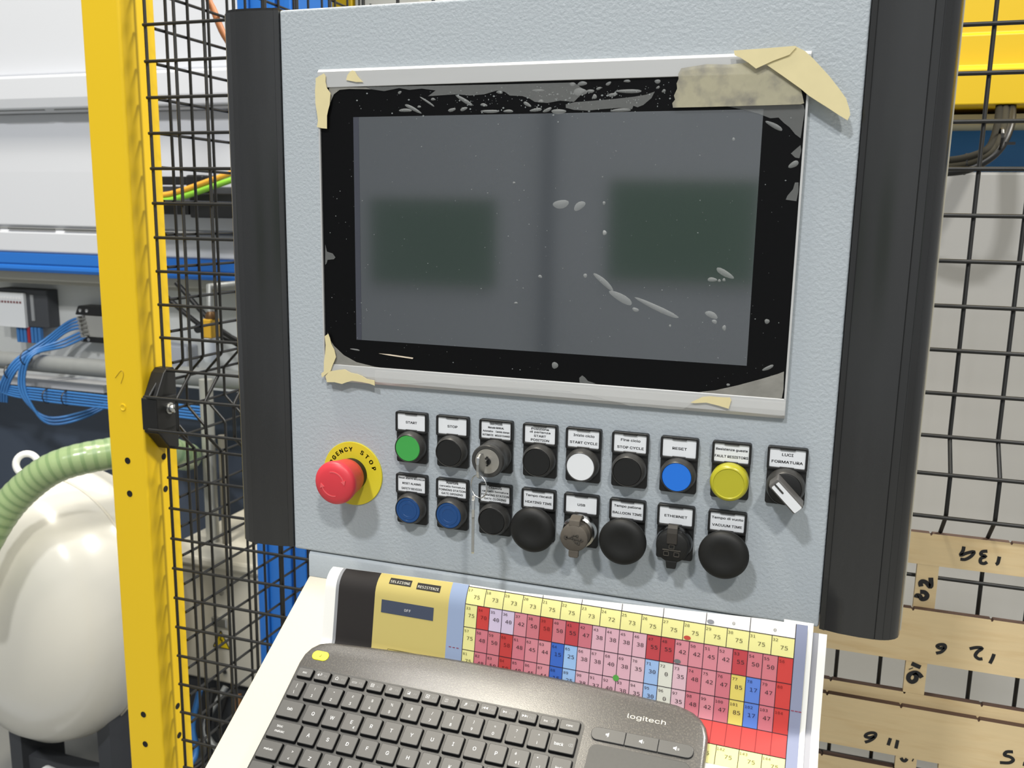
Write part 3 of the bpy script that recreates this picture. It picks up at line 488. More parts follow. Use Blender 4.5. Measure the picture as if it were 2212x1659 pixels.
obj('rubber_foot', MB().box(-0.17, -0.12, -0.085, -0.078, 0.0024, 0.0032).box(0.10, 0.15, -0.085, -0.078, 0.0024, 0.0032).box(-0.17, -0.12, -0.205, -0.198, 0.0002, 0.0032).box(0.10, 0.15, -0.205, -0.198, 0.0002, 0.0032), BLACKR, kb)
obj('key_well', MB().prism(rrect(-0.1838, 0.0735, -0.208, -0.0985, 0.005, 4), 0.0112, 0.01175, 'z'), WELL, kb)
_KM = {}
def key(X, s_, w, h, legends=()):
    kk = (w, h)
    if kk not in _KM:
        a, b = w / 2000 - 0.0002, h / 2000 - 0.0002; ta, tb = a - 0.0005, b - 0.0005
        v = rrect(-a, a, -b, b, 0.0010, 2); u = rrect(-ta, ta, -tb + 0.0004, tb, 0.0011, 2); w_ = rrect(-ta + 0.0004, ta - 0.0004, -tb + 0.0008, tb - 0.0004, 0.0009, 2); m_ = len(v)
        vv = [(x, y, 0.0117) for x, y in v] + [(x, y, 0.0142) for x, y in u] + [(x, y, 0.0146) for x, y in w_]
        ff = [(i, (i + 1) % m_, m_ + (i + 1) % m_, m_ + i) for i in range(m_)] + [(m_ + i, m_ + (i + 1) % m_, 2*m_ + (i + 1) % m_, 2*m_ + i) for i in range(m_)] + [tuple(range(2*m_, 3*m_))]
        kmb = MB().add(vv, ff); kmb.m = [1] * m_ + [0] * (m_ + 1); o = obj('key', kmb, [KEYM, WELL], kb, loc=(X / 1000, s_ / 1000, 0)); _KM[kk] = o.data
    else: o = obj('key', None, None, kb, loc=(X / 1000, s_ / 1000, 0), data=_KM[kk])
    if legends:
        t1 = MB(); t2 = MB()
        for s2, dx, dy, hh, gr in legends: put_text(t2 if gr else t1, s2, dx / 1000, dy / 1000, hh * 1.14 / 1000, None, FLAT(0.01468), bold=0.0)
        if t1.v: obj('legend', t1, LEG, o, recalc=False)
        if t2.v: obj('function_legend', t2, LEGG, o, recalc=False)
icons = ('↩', '⌂', '▭', '▤', '⌕', '◪', '▣', '◫', '♫', '|◀◀', '▶II', '▶▶|')
key(-173.8, -105.4, 15.2, 10.0, [('esc', 0, 0.6, 2.3, 0)])
for i in range(12): key(-157.0 + 16.85 * i, -105.4, 15.2, 10.0, [(icons[i], -2.6, 0.6, 2.6 if len(icons[i]) == 1 else 1.5, 0), ('F%d' % (i + 1), 3.2, 0.4, 2.0, 1)])
key(45.3, -105.4, 15.2, 10.0, [('ins', -2.2, 0.5, 2.2, 0), ('☼', 3.4, 0.5, 2.2, 1)]); key(62.6, -105.4, 17.0, 10.0, [('canc', 0, 0.5, 2.2, 0)])
key(-175.2, -121.0, 13.2, 16.2, [('|', 0, 3.2, 3.0, 0), ('\\', 0, -2.6, 3.0, 0)])
for i, (a, b) in enumerate(zip('!"£$%&/()=?^', "1234567890'ì")): key(-157.6 + 18.05 * i, -121.0, 16.2, 16.2, [(a, 0, 3.3, 2.7, 0), (b, 0, -2.8, 2.9, 0)])
key(60.8, -121.0, 21.0, 16.2, [('back', -2.8, 0, 3.0, 0), ('⌫', 6.2, 0, 2.2, 1)])
key(-171.0, -139.6, 22.0, 16.4, [('tab', 0, 1.0, 3.2, 0)])
for i, a in enumerate('QWERTYUIOP'): key(-148.9 + 17.9 * i, -139.6, 16.2, 16.4, [(a, 0, 1.0, 3.7, 0)] + ([('€', 3.6, -3.4, 2.4, 0)] if a == 'E' else []))
key(30.4, -139.6, 16.2, 16.4, [('é', -3, 4, 2.6, 0), ('è [', 0, -2.6, 2.6, 0)]); key(46.8, -139.6, 13.6, 16.4, [('*', -2, 4, 2.6, 0), ('+ ]', 0, -2.6, 2.4, 0)])
key(63.6, -139.6, 16.6, 16.4, [('invio', -0.6, 0, 2.6, 0)])
key(-167.4, -157.8, 28.6, 16.4, [('bloc', -4.6, 3.2, 2.5, 0), ('maiusc', -3.0, -1.0, 2.5, 0)])
for i, a in enumerate('ASDFGHJKLòàù'): key(-144.2 + 17.75 * i, -157.8, 16.0, 16.4, [(a, 0, 1.0, 3.7, 0)] + ([('_', 0, -4.6, 1.4, 1)] if a in 'FJ' else []))
key(66.2, -157.8, 11.5, 16.4)
key(-171.8, -175.7, 20.4, 16.4, [('maiusc', -0.5, 1.0, 2.3, 0)])
key(-151.9, -175.7, 16.0, 16.4, [('>', 1, 3.4, 2.8, 0), ('<', 0, -2.6, 2.8, 0)])
for i, a in enumerate('ZXCVBNM,.-'): key(-134.1 + 17.75 * i, -175.7, 16.0, 16.4, [(a, 0, 1.0, 3.7, 0)])
key(53.5, -175.7, 36.0, 16.4, [('maiusc', 0, 1.0, 2.3, 0)])
for X, w in ((-171.5, 20.4), (-151.4, 16.4), (-133.4, 16.4), (-115.4, 16.4), (-62, 87), (0, 33), (26.5, 16.4), (44.5, 16.4), (62.5, 16.4)): key(X, -194.0, w, 17.0)
# touchpad, volume buttons, power slider, maker's name
obj('touchpad_gap', MB().prism(rrect(0.0808, 0.1583, -0.2005, -0.1142, 0.0062), 0.0112, 0.01162, 'z'), WELL, kb)
obj('touchpad', MB().prism(rrect(0.0812, 0.1579, -0.2000, -0.1147, 0.0058), 0.0112, 0.01175, 'z'), mat('touchpad_surface', S(64, 63, 60), 0.5, spec=0.5, var=(400, 0.12)), kb)
obj('volume_recess', MB().prism(rrect(0.0795, 0.1588, -0.1118, -0.1003, 0.0050), 0.0112, 0.01165, 'z'), WELL, kb)
def pill(x0, x1, y0, y1, rl, rr, n=5):
    pts = []
    for cx_, cy_, a0, r in ((x1 - rr, y1 - rr, 0, rr), (x0 + rl, y1 - rl, 90, rl), (x0 + rl, y0 + rl, 180, rl), (x1 - rr, y0 + rr, 270, rr)):
        for k in range(n + 1): q_ = math.radians(a0 + 90 * k / n); pts.append((cx_ + r * math.cos(q_), cy_ + r * math.sin(q_)))
    return pts
for i, (a, b, rl, rr) in enumerate(((0.0800, 0.1064, 0.0046, 0.0004), (0.1067, 0.1317, 0.0004, 0.0004), (0.1320, 0.1583, 0.0004, 0.0046))):
    vb = obj('volume_button', MB().prism(pill(a, b, -0.1113, -0.1008, rl, rr), 0.0112, 0.0130, 'z'), KEYM, kb, bevel=0.0009)
    ic = MB(); cx_ = (a + b) / 2; cy_ = -0.1058
    ic.add([(cx_ - 0.0018, cy_ - 0.0007, 0.01304), (cx_ - 0.0008, cy_ - 0.0007, 0.01304), (cx_ + 0.0006, cy_ - 0.0017, 0.01304), (cx_ + 0.0006, cy_ + 0.0017, 0.01304), (cx_ - 0.0008, cy_ + 0.0007, 0.01304), (cx_ - 0.0018, cy_ + 0.0007, 0.01304)], [(0, 1, 2, 3, 4, 5)])
    if i: put_text(ic, ')' * i, cx_ + 0.0012 + 0.0004 * i, cy_, 0.0022, None, FLAT(0.01304))
    else: put_text(ic, '/', cx_, cy_, 0.0034, None, FLAT(0.01306))
    obj('volume_symbol', ic, LEG, vb, recalc=False)
sl = obj('connect_button', MB().prism(rrect(-0.1770, -0.1610, -0.0905, -0.0815, 0.0044, 6), 0.0110, 0.0121, 'z'), mat('bright_yellow_button', S(220, 214, 8), 0.4), kb, bevel=0.0004)
tx = MB(); put_text(tx, 'J', -0.1688, -0.0857, 0.0030, None, FLAT(0.01216), bold=0.02); obj('button_mark', tx, mat('olive_mark', S(112, 108, 20), 0.6), sl, recalc=False)
tx = MB(); put_text(tx, 'logitech', 0.1195, -0.0856, 0.0052, 0.0300, FLAT(0.01156)); obj('maker_name', tx, mat('pale_print', S(208, 204, 190), 0.5), body, recalc=False)

# ---------------------------------------------------------------- printed chart sheets standing behind the keyboard
def sheet_pt(X, v, off=0.0, dy=0.0, dz=0.0):
    """X across (m), v down the sheet from the top rule of the second row (m)"""
    v = max(v, -0.0165 - 0.0095 * max(0.0, min(1.0, (X - 0.0) / 0.20)))
    y0 = -0.0475 - 0.0025 * max(0.0, min(1.0, (X + 0.05) / 0.27)); lean = 0.17 + 0.035 * max(0.0, min(1.0, (X + 0.05) / 0.27))
    u = max(0.0, min(1.0, (X + 0.19) / 0.40)); rad = 0.016 + 0.10 * u * u
    v0 = 0.005 - 0.004 * u
    c = math.sqrt(1 - lean * lean)
    if v >= v0: y, z = y0 - lean * v, -0.3118 - c * v
    else:
        th = (v0 - v) / rad; b0 = math.asin(lean)
        y = y0 - lean * v0 + rad * (math.cos(b0) - math.cos(b0 + th)); z = -0.3118 - c * v0 + rad * (math.sin(b0 + th) - math.sin(b0))
    zt = -0.332 + math.tan(TILT) * y + 0.0022         # shelf surface
    if z < zt:                                        # the lower part lies flat on the shelf
        vt = (-0.3118 - (-0.332 + math.tan(TILT) * y0 + 0.0022)) / (c - math.tan(TILT) * lean)
        y1 = y0 - lean * vt; z1 = -0.3118 - c * vt
        y = y1 - math.cos(TILT) * (v - vt); z = z1 - math.sin(TILT) * (v - vt)
        return (X, y + dy - off * math.sin(TILT), z + dz + off * math.cos(TILT))
    return (X, y + dy - off, z + dz + off * 0.2)
def patch(mb, x0, x1, v0, v1, off, col=None, nx=1, nv=None, mi=0, dy=0.0, dz=0.0):
    nv = nv or max(2, int(abs(v1 - v0) / 0.004)); vs_ = []; fs = []
    for j in range(nv + 1):
        for i in range(nx + 1): vs_.append(sheet_pt(x0 + (x1 - x0) * i / nx, v0 + (v1 - v0) * j / nv, off, dy, dz))
    for j in range(nv):
        for i in range(nx): a = j * (nx + 1) + i; fs.append((a, a + 1, a + nx + 2, a + nx + 1))
    mb.add(vs_, fs, mi, col)
PAPER = mat('white_paper', S(232, 231, 226), 0.7); GPAPER = mat('grey_printed_paper', S(150, 150, 156), 0.6)
ch = thing('printed_chart', 'printed heating chart with coloured numbered cells standing behind the keyboard', 'chart', (0, 0, 0))
mb = MB(); patch(mb, -0.1810, 0.2326, -0.026, 0.108, 0.0, nx=40, nv=60); obj('paper_sheet', mb, PAPER, ch, smooth=80, recalc=False)
PR = attr_mat('chart_ink', 0.75); cm = MB(); ln = MB(); tx = MB()
_S = S
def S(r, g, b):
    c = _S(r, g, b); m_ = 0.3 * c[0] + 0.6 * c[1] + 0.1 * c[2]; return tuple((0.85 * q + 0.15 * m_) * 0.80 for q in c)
GL, CW = -0.0452, 0.01122
YC = S(236, 229, 128)
def vcol(val, row):
    if val >= 100: return S(214, 44, 36)
    return {75: S(238, 232, 138), 73: S(238, 232, 138), 72: S(240, 234, 140), 70: S(214, 44, 36), 58: S(205, 42, 38), 55: S(200, 52, 62), 50: S(214, 112, 124), 48: S(216, 112, 128), 47: S(212, 108, 124), 45: S(222, 130, 144), 44: S(224, 140, 152),
            42: S(222, 134, 148), 40: S(214, 196, 224) if row == 2 else S(226, 172, 188), 38: S(226, 172, 188), 37: S(226, 172, 188), 35: S(226, 184, 196), 30: S(152, 190, 240), 25: S(150, 194, 244), 15: S(44, 104, 208), 17: S(82, 130, 226), 0: S(222, 222, 208), 85: S(226, 206, 70)}[val]
RV = [-0.015, 0.0, 0.0196, 0.0392, 0.0588, 0.0775, 0.0930]
rows = {1: [75, 73, 73, 73, 75, 75, 73, 72, 73, 75, 75, 75, 75, 75, 75, 75],
        2: [75, 70, 40, 40, 42, 50, 58, 50, 55, 47, 38, 38, 38, 38, 55, 55, 42, 42, 45, 42, 55, 50, 50, 100],
        3: [75, 48, 50, 58, 48, 45, 44, 15, 25, 38, 38, 40, 38, 35, 30, 0, 35, 48, 42, 47, 85, 17, 47, 100],
        4: [75, 48, 50, 58, 48, 45, 44, 15, 25, 38, 37, 40, 38, 35, 30, 0, 35, 48, 42, 47, 85, 17, 47, 100],
        6: [75] * 16}
SF = lambda off: (lambda a, b: sheet_pt(a, b, off))
def ctext(s_, x, v, h, w, col):      # lettering on the sheet; v runs downwards
    vs_, fs = text_mesh(s_, 0.0, MONO)
    if not vs_: return
    x0 = min(q[0] for q in vs_); x1 = max(q[0] for q in vs_); sx = w / max(1e-6, x1 - x0); sy = h / 0.69
    tx.add([sheet_pt(x + (a - (x0 + x1) / 2) * sx, v - (b - 0.345) * sy, 0.0007) for a, b in vs_], fs, 0, col)
def hline(x0, x1, v, w=0.00028, col=S(40, 24, 40)): patch(ln, x0, x1, v - w, v + w, 0.0005, col, nx=max(1, int((x1 - x0) / 0.02)), nv=1)
def vline(x, v0, v1, w=0.00024, col=S(40, 24, 40)): patch(ln, x - w, x + w, v0, v1, 0.0005, col)
ids = {1: 17, 2: 33, 3: 57, 4: 81, 6: 129}
for r, vals in rows.items():
    w = CW if len(vals) == 24 else CW * 1.5; v0, v1 = RV[r - 1], RV[r]
    for i, val in enumerate(vals):
        x0 = GL + w * i; patch(cm, x0, x0 + w, v0, v1, 0.0003, vcol(val, r)); vline(x0, v0, v1)
        dark = S(58, 40, 48) if val < 60 or val > 60 and val < 100 else S(120, 20, 24)
        if val in (58, 70, 100): dark = S(130, 22, 24)
        elif val == 75 or val in (72, 73): dark = S(96, 92, 52)
        elif val in (15, 17): dark = S(30, 50, 110)
        num = str(ids[r] + i)
        big = len(vals) == 16
        ctext(num, x0 + (0.0030 if not big else 0.0026) + (0.0008 if len(num) > 2 else 0), v0 + (0.0030 if not big else 0.0026), 0.0027, 0.0019 * len(num), dark)
        if val < 100: ctext(str(val), x0 + w * 0.56, v0 + (0.0088 if not big else 0.0076), 0.0039, 0.0054 if val > 9 else 0.0025, dark)
    hline(GL, GL + 24 * CW, v0)
patch(cm, GL, GL + 24 * CW, RV[4], RV[5], 0.0003, S(216, 52, 46), nx=12); hline(GL, GL + 24 * CW, RV[4]); hline(GL, GL + 24 * CW, RV[5])
for i in range(24): vline(GL + CW * i, RV[4], RV[5], col=S(150, 30, 34))
vline(GL + 24 * CW, RV[0], RV[6])
for i in range(9): vline(GL + 3 * CW * i, -0.026, RV[0])
for x in (0.178, 0.209): ctext('0', x, -0.0195, 0.0030, 0.0020, S(110, 105, 100))
patch(cm, -0.0606, GL, -0.026, 0.108, 0.0003, S(150, 170, 206)); patch(cm, 0.2244, 0.2326, -0.026, 0.108, 0.0003, S(140, 148, 178))
patch(cm, -0.1310, -0.0606, -0.026, 0.108, 0.0003, S(208, 188, 92), nx=4); patch(cm, -0.1672, -0.1310, -0.026, 0.108, 0.0003, S(40, 36, 35), nx=3); patch(cm, -0.1702, -0.1672, -0.026, 0.108, 0.0003, S(150, 152, 156))
patch(ln, -0.1240, -0.0740, 0.0080, 0.0195, 0.0005, S(66, 76, 98), nx=3); ctext('OFF', -0.0985, 0.0140, 0.0030, 0.0062, S(225, 225, 225))
for s_, x, v, w in (('SELEZIONE', -0.1090, -0.0095, 0.019), ('RESISTENZE', -0.0815, -0.0085, 0.020)):
    patch(ln, x - w * 0.56, x + w * 0.56, v - 0.0030, v + 0.0030, 0.0005, S(46, 42, 40), nx=2); ctext(s_, x, v, 0.0030, w, S(236, 232, 214))
for a, b, c, d in ((-0.1150, -0.0850, 0.0505, 0.0510), (-0.1150, -0.0850, 0.0600, 0.0605), (-0.1150, -0.1146, 0.0505, 0.0605), (-0.0854, -0.0850, 0.0505, 0.0605)): patch(ln, a, b, c, d, 0.0006, S(90, 78, 30))
patch(ln, -0.1146, -0.0854, 0.0510, 0.0600, 0.0005, S(238, 214, 60), nx=2)
for x in (-0.0565, -0.0530, -0.0495, 0.2262, 0.2290, 0.2316): patch(ln, x - 0.0011, x + 0.0011, 0.0388, 0.0395, 0.0005, S(150, 50, 80))
def dot(x, v, a, b, col, n=14): tx.add([sheet_pt(x + a * math.cos(2 * PI * k / n), v + b * math.sin(2 * PI * k / n), 0.0008) for k in range(n)], [tuple(range(n))], 0, col)
dot(GL + 12 * CW, 0.0392, 0.0026, 0.0026, S(76, 168, 52)); dot(GL + 16 * CW + 0.003, 0.0172, 0.0027, 0.0017, S(110, 116, 116)); dot(GL + 16.5 * CW + 0.0036, -0.0025, 0.0028, 0.0017, S(205, 62, 34)); dot(GL + 18 * CW + 0.0036, -0.0178, 0.0028, 0.0016, S(140, 142, 150))
obj('coloured_cells', cm, PR, ch, recalc=False, smooth=80); obj('ruled_lines', ln, PR, ch, recalc=False); o_ = obj('lettering', tx, PR, ch, recalc=False); o_['kind'] = 'stuff'
S = _S
s2 = thing('paper_sheet', 'white paper sheet edge directly behind the coloured chart', 'paper', (0, 0, 0), group='sheets behind the chart')
mb = MB(); patch(mb, 0.215, 0.2366, -0.026, 0.100, 0.0, nx=8, nv=40, dy=0.0025, dz=0.0012); obj('paper', mb, PAPER, s2, smooth=80, recalc=False)
s3 = thing('paper_sheet', 'hindmost white paper sheet sticking out furthest to the right of the chart', 'paper', (0, 0, 0), group='sheets behind the chart')
mb = MB(); patch(mb, 0.215, 0.2410, -0.018, 0.098, 0.0, nx=8, nv=40, dy=0.005, dz=0.0016, mi=1); patch(mb, 0.2410, 0.2468, -0.018, 0.098, 0.0, nx=2, nv=40, dy=0.005, dz=0.0016); obj('paper', mb, [PAPER, GPAPER], s3, smooth=80, recalc=False)

# ---------------------------------------------------------------- safety fence
FY, FZ = 0.400, 0.2738
zs = [FZ + 0.05 * k for k in range(3, -11, -1)]                 # straight rows above the fold
fold = [(0.0, -0.2262), (-0.036, -0.2620), (-0.036, -0.3120), (0.0, -0.3470)]
low = [-0.347 - 0.05 * k for k in range(1, 15)]
rowsz = [(0.0, z) for z in zs[:-1]] + fold + [(0.0, z) for z in low]
def vpath(sgn):      # (offset, z) course of an upright wire with rounded kinks
    return [(0.0, 0.45), (0.0, -0.2235), (-0.0022, -0.2285), (-0.0335, -0.2598), (-0.036, -0.2645), (-0.036, -0.3095), (-0.0335, -0.3142), (-0.0022, -0.3445), (0.0, -0.3495), (0.0, -1.10)]
WR = 0.0024
mp = thing('wire_fence', 'black welded wire mesh panel of the safety fence behind the cabinet', 'fence', (0, FY, 0), group='safety fence mesh')
vmesh = obj('upright_wire', MB().tube([(0, a, z) for a, z in vpath(1)], WR, 8), WIRE, mp, smooth=60, loc=(-0.7218, 0, 0)).data
for k in range(1, 33): obj('upright_wire', None, None, mp, loc=(-0.7218 + 0.0499 * k, 0, 0), data=vmesh)
hmesh = obj('cross_wire', MB().tube([(-0.7222, 0, 0), (0.92, 0, 0)], WR, 8), WIRE, mp, smooth=60, loc=(0, rowsz[0][0] - 2 * WR + 0.0004, rowsz[0][1])).data
for a, z in rowsz[1:]: obj('cross_wire', None, None, mp, loc=(0, a - 2 * WR + 0.0004, z), data=hmesh)
mq = thing('wire_fence', 'second black wire mesh panel running back from the yellow post', 'fence', (-0.7335, 0, 0.0035), group='safety fence mesh')
vm2 = obj('upright_wire', MB().tube([(a, 0, z) for a, z in vpath(1)], WR, 8), WIRE, mq, smooth=60, loc=(0, 0.459, 0)).data
for k in range(1, 22): obj('upright_wire', None, None, mq, loc=(0, 0.459 + 0.0505 * k, 0), data=vm2)
hm2 = obj('cross_wire', MB().tube([(0, 0.4392, 0), (0, 1.56, 0)], WR, 8), WIRE, mq, smooth=60, loc=(rowsz[0][0] - 2 * WR + 0.0004, 0, rowsz[0][1])).data
for a, z in rowsz[1:]: obj('cross_wire', None, None, mq, loc=(a - 2 * WR + 0.0004, 0, z), data=hm2)
po = thing('fence_post', 'yellow square steel fence post with drilled holes at the left', 'post', (-0.7715, 0.400, -1.55))
obj('post_tube', MB().box(-0.0320, 0.0355, -0.035, 0.0385, 0.0, 2.6), YELLOW, po, bevel=0.004, seg=3)
obj('foot_plate', MB().box(-0.07, 0.07, -0.07, 0.07, 0.0, 0.012), YELLOW, po)
HOLE = mat('dark_hole', S(14, 13, 10), 0.8)
for px, pz in ((0.0015, -0.367), (0.0015, -0.420), (0.0010, -0.795), (0.0010, -0.848)):
    obj('bolt_hole', MB().lathe([(0.0052, 0.0), (0.0052, -0.0004), (0.0042, -0.0004), (0.0042, 0.0), (0, 0.0)], 18, (px, -0.0351, 1.55 + pz)), HOLE, po)
    obj('bolt_hole', MB().lathe([(0.0052, 0.0), (0.0052, 0.0004), (0, 0.0004)], 18, (0.0355, 0.0055, 1.55 + pz), axis='x'), HOLE, po)
obj('rivet', MB().lathe([(0.0058, 0.0), (0.0056, -0.0010), (0.0040, -0.0012), (0.0030, -0.0004), (0, -0.0004)], 18, (-0.0010, -0.0350, 1.55 - 0.283)), YELLOW, po, smooth=40)
clp = MB(); pts = smooth_path([(-0.012, -0.0352, 1.55 - 0.238), (0.000, -0.0352, 1.55 - 0.226), (0.004, -0.0352, 1.55 - 0.232), (-0.002, -0.0352, 1.55 - 0.246)], 4); clp.tube(pts, 0.0006, 5); obj('punched_clip', clp, mat('dark_yellow_mark', S(176, 146, 20), 0.6), po)
cl = thing('mesh_clamp', 'black plastic clamp with hex bolt fixing the mesh to the yellow post', 'clamp', (-0.7360, 0.400, -0.287))
obj('clamp_body', MB().prism([(-0.034, 0.024), (-0.030, 0.026), (-0.012, 0.058), (-0.004, 0.064), (0.010, 0.064), (0.014, 0.058), (0.014, -0.062), (0.006, -0.066), (-0.006, -0.062), (-0.028, -0.036), (-0.034, -0.032)], 0.0, 0.024, 'x'), BLACKP, cl, bevel=0.0015)
obj('clamp_block', MB().box(0.002, 0.030, -0.040, 0.006, -0.027, 0.023), BLACKP, cl, bevel=0.0018)
bo = obj('bolt', MB().lathe([(0.0088, 0.0), (0.0088, 0.0022), (0.0066, 0.0024), (0.0066, 0.0100), (0.0060, 0.0108), (0.0034, 0.0108), (0.0034, 0.0070), (0, 0.0070)], 20, (0.030, -0.012, 0.004), axis='x'), STEEL, cl, smooth=40)

# ---------------------------------------------------------------- plywood templates leaning on the fence
PLY = mat('birch_plywood', S(212, 189, 146), 0.55, var=(26, 0.06), stretch=(1.0, 1.0, 9.0), mixcol=(S(200, 172, 126), 14, 0.5, 0.8))
PLYE = mat('laser_burnt_edge', S(70, 50, 40), 0.7)
MARK = mat('black_marker', S(20, 20, 22), 0.5)
def stroke(mb, pts, w, y):
    p3 = [Vector((a, 0, b)) for a, b in (pts if len(pts) < 3 else [(q[0], q[2]) for q in smooth_path([(a, 0, b) for a, b in pts], 4)])]
    N = len(p3); L = []; R_ = []
    for i in range(N):
        d = (p3[min(i+1, N-1)] - p3[max(i-1, 0)]); d = d.normalized() if d.length else Vector((1, 0, 0)); nn = Vector((-d.z, 0, d.x)) * w
        L.append((p3[i].x + nn.x, y, p3[i].z + nn.z)); R_.append((p3[i].x - nn.x, y, p3[i].z - nn.z))
    mb.add(L + R_, [(i, i + 1, N + i + 1, N + i) for i in range(N - 1)])
def template(label, y, th, rails, stiles, digs, kx0, kx1):
    t = thing('plywood_template', label, 'template', (0, 0, 0), group='numbered plywood templates')
    for z1, z0, x0, x1 in rails:
        notches = [(x, z1) for x in ()]
        top = [(x0, z1)]; x = x0 + 0.042
        while x < x1 - 0.01: top += [(x - 0.0016, z1), (x - 0.0006, z1 - 0.0022), (x + 0.0006, z1 - 0.0022), (x + 0.0016, z1)]; x += 0.0835
        obj('rail', MB().prism(top + [(x1, z1), (x1, z0), (x0, z0)], y, y + th, 'y', 0, 1), [PLY, PLYE], t)
    for x0, x1, z1, z0 in stiles: obj('stile', MB().box(x0, x1, y + 0.0002, y + th - 0.0002, z0, z1), [PLY, PLYE], t)
    for d in digs:
        mb = MB()
        for s_ in DIG[d]: stroke(mb, s_, 0.0026 if d in ('26', '1.6') else 0.0019, y - 0.0003)
        obj('marker_number', mb, MARK, t, recalc=False)
    return t
template('plywood template frame with the handwritten number 13 4, topmost of three', 0.3835, 0.009, [(-0.3400, -0.3785, 0.240, 0.72), (-0.4480, -0.4900, 0.240, 0.72)], [(0.3543, 0.3775, -0.3785, -0.4480), (0.60, 0.623, -0.3785, -0.4480), (0.3562, 0.3740, -0.4900, -0.700), (0.602, 0.621, -0.4900, -0.700)], ('13 4', '26'), 0, 0)
template('plywood template frame with the handwritten number 12 6, middle of three', 0.3740, 0.009, [(-0.4310, -0.4968, 0.228, 0.72), (-0.5373, -0.5800, 0.228, 0.72)], [(0.3518, 0.3750, -0.4968, -0.5373), (0.60, 0.623, -0.4968, -0.5373), (0.3530, 0.3732, -0.5800, -0.700), (0.602, 0.621, -0.5800, -0.700)], ('12 6', '1.6'), 0, 0)
template('plywood template frame with the handwritten number 11 6, lowest of three', 0.3645, 0.009, [(-0.5517, -0.6162, 0.225, 0.72), (-0.6328, -0.700, 0.225, 0.72)], [(0.3502, 0.3737, -0.6162, -0.6328), (0.3976, 0.44, -0.6162, -0.625)], ('11 6', '5', '6'), 0, 0)

rk = thing('template_rack', 'narrow black ledge on the fence carrying the plywood templates', 'ledge', (0, 0, 0))
obj('ledge', MB().box(0.22, 0.74, 0.358, 0.3930, -0.706, -0.700).box(0.22, 0.74, 0.354, 0.358, -0.706, -0.692), WIRE, rk)

# ---------------------------------------------------------------- forming machine on the left, behind the fence
WHT = mat('white_machine_cover', S(204, 206, 211), 0.55, bump=(200, 0.05, 0.0005))
BLU = mat('blue_machine_paint', S(34, 106, 190), 0.38)
GRY = mat('grey_machine_paint', S(168, 166, 156), 0.5)
DARK = mat('dark_grey_interior', S(66, 68, 72), 0.6)
DRK2 = mat('blue_grey_interior', S(70, 80, 96), 0.5)
GALV = mat('galvanised_pipe', S(156, 158, 156), 0.45, metal=0.35, var=(30, 0.1))
BHOSE = mat('blue_pneumatic_hose', S(58, 118, 182), 0.35)
XL, XR = -3.3, -1.38
mc = thing('forming_machine', 'white covered forming machine with a blue stripe behind the yellow post', 'machine', (0, 0, 0))
obj('upper_cover', MB().prism([(1.60, 1.00), (1.60, 0.424), (1.604, 0.420), (1.66, 0.420), (1.66, 1.00)], XL, XR, 'x'), WHT, mc, bevel=0.004)
obj('cover_lip', MB().prism([(1.556, 0.408), (1.554, 0.345), (1.560, 0.316), (1.574, 0.306), (1.66, 0.306), (1.66, 0.416), (1.566, 0.414)], XL, XR, 'x'), WHT, mc, bevel=0.003)
obj('hinged_cover', MB().prism([(1.612, 0.305), (1.603, 0.125), (1.600, -0.044), (1.612, -0.052), (1.69, -0.052), (1.69, 0.305)], XL, XR, 'x'), WHT, mc, bevel=0.003)
obj('lower_cover', MB().prism([(1.604, -0.062), (1.598, -0.070), (1.598, -0.128), (1.606, -0.134), (1.69, -0.134), (1.69, -0.058), (1.61, -0.058)], XL, XR, 'x'), WHT, mc, bevel=0.003)
SLOT = mat('shadow_slot', S(84, 86, 86), 0.7)
for zc, xs in ((0.3125, 0.0), (-0.0560, -0.03)):
    for k in range(8): obj('vent_slot', MB().box(XL + 0.08 + xs + 0.232 * k, XL + 0.275 + xs + 0.232 * k, 1.5655 if zc > 0 else 1.5975, 1.602, zc - 0.003, zc + 0.0025), SLOT, mc)
obj('blue_stripe', MB().prism([(1.596, -0.1345), (1.594, -0.168), (1.598, -0.172), (1.592, -0.177), (1.590, -0.186), (1.594, -0.1955), (1.62, -0.1965), (1.66, -0.1965), (1.66, -0.1345)], XL, XR, 'x'), BLU, mc, bevel=0.0015)
obj('under_rail', MB().prism([(1.62, -0.197), (1.63, -0.226), (1.66, -0.228), (1.66, -0.240), (1.70, -0.244), (1.78, -0.246), (1.78, -0.197)], XL, XR, 'x'), GRY, mc, bevel=0.002)
obj('recess_wall', MB().box(XL, -1.05, 1.76, 1.80, -0.575, -0.20), mat('recess_wall_paint', S(206, 208, 206), 0.5), mc)
obj('recess_ledge', MB().box(XL, -2.05, 1.68, 1.80, -0.602, -0.575), WHT, mc)
obj('lower_interior', MB().box(XL, -1.0, 1.95, 2.0, -1.55, -0.602), DRK2, mc)
obj('machine_foot', MB().box(XL, XL + 0.2, 1.62, 2.0, -1.55, 1.0).box(-1.20, -1.00, 1.80, 2.0, -1.55, 1.0), GRY, mc)
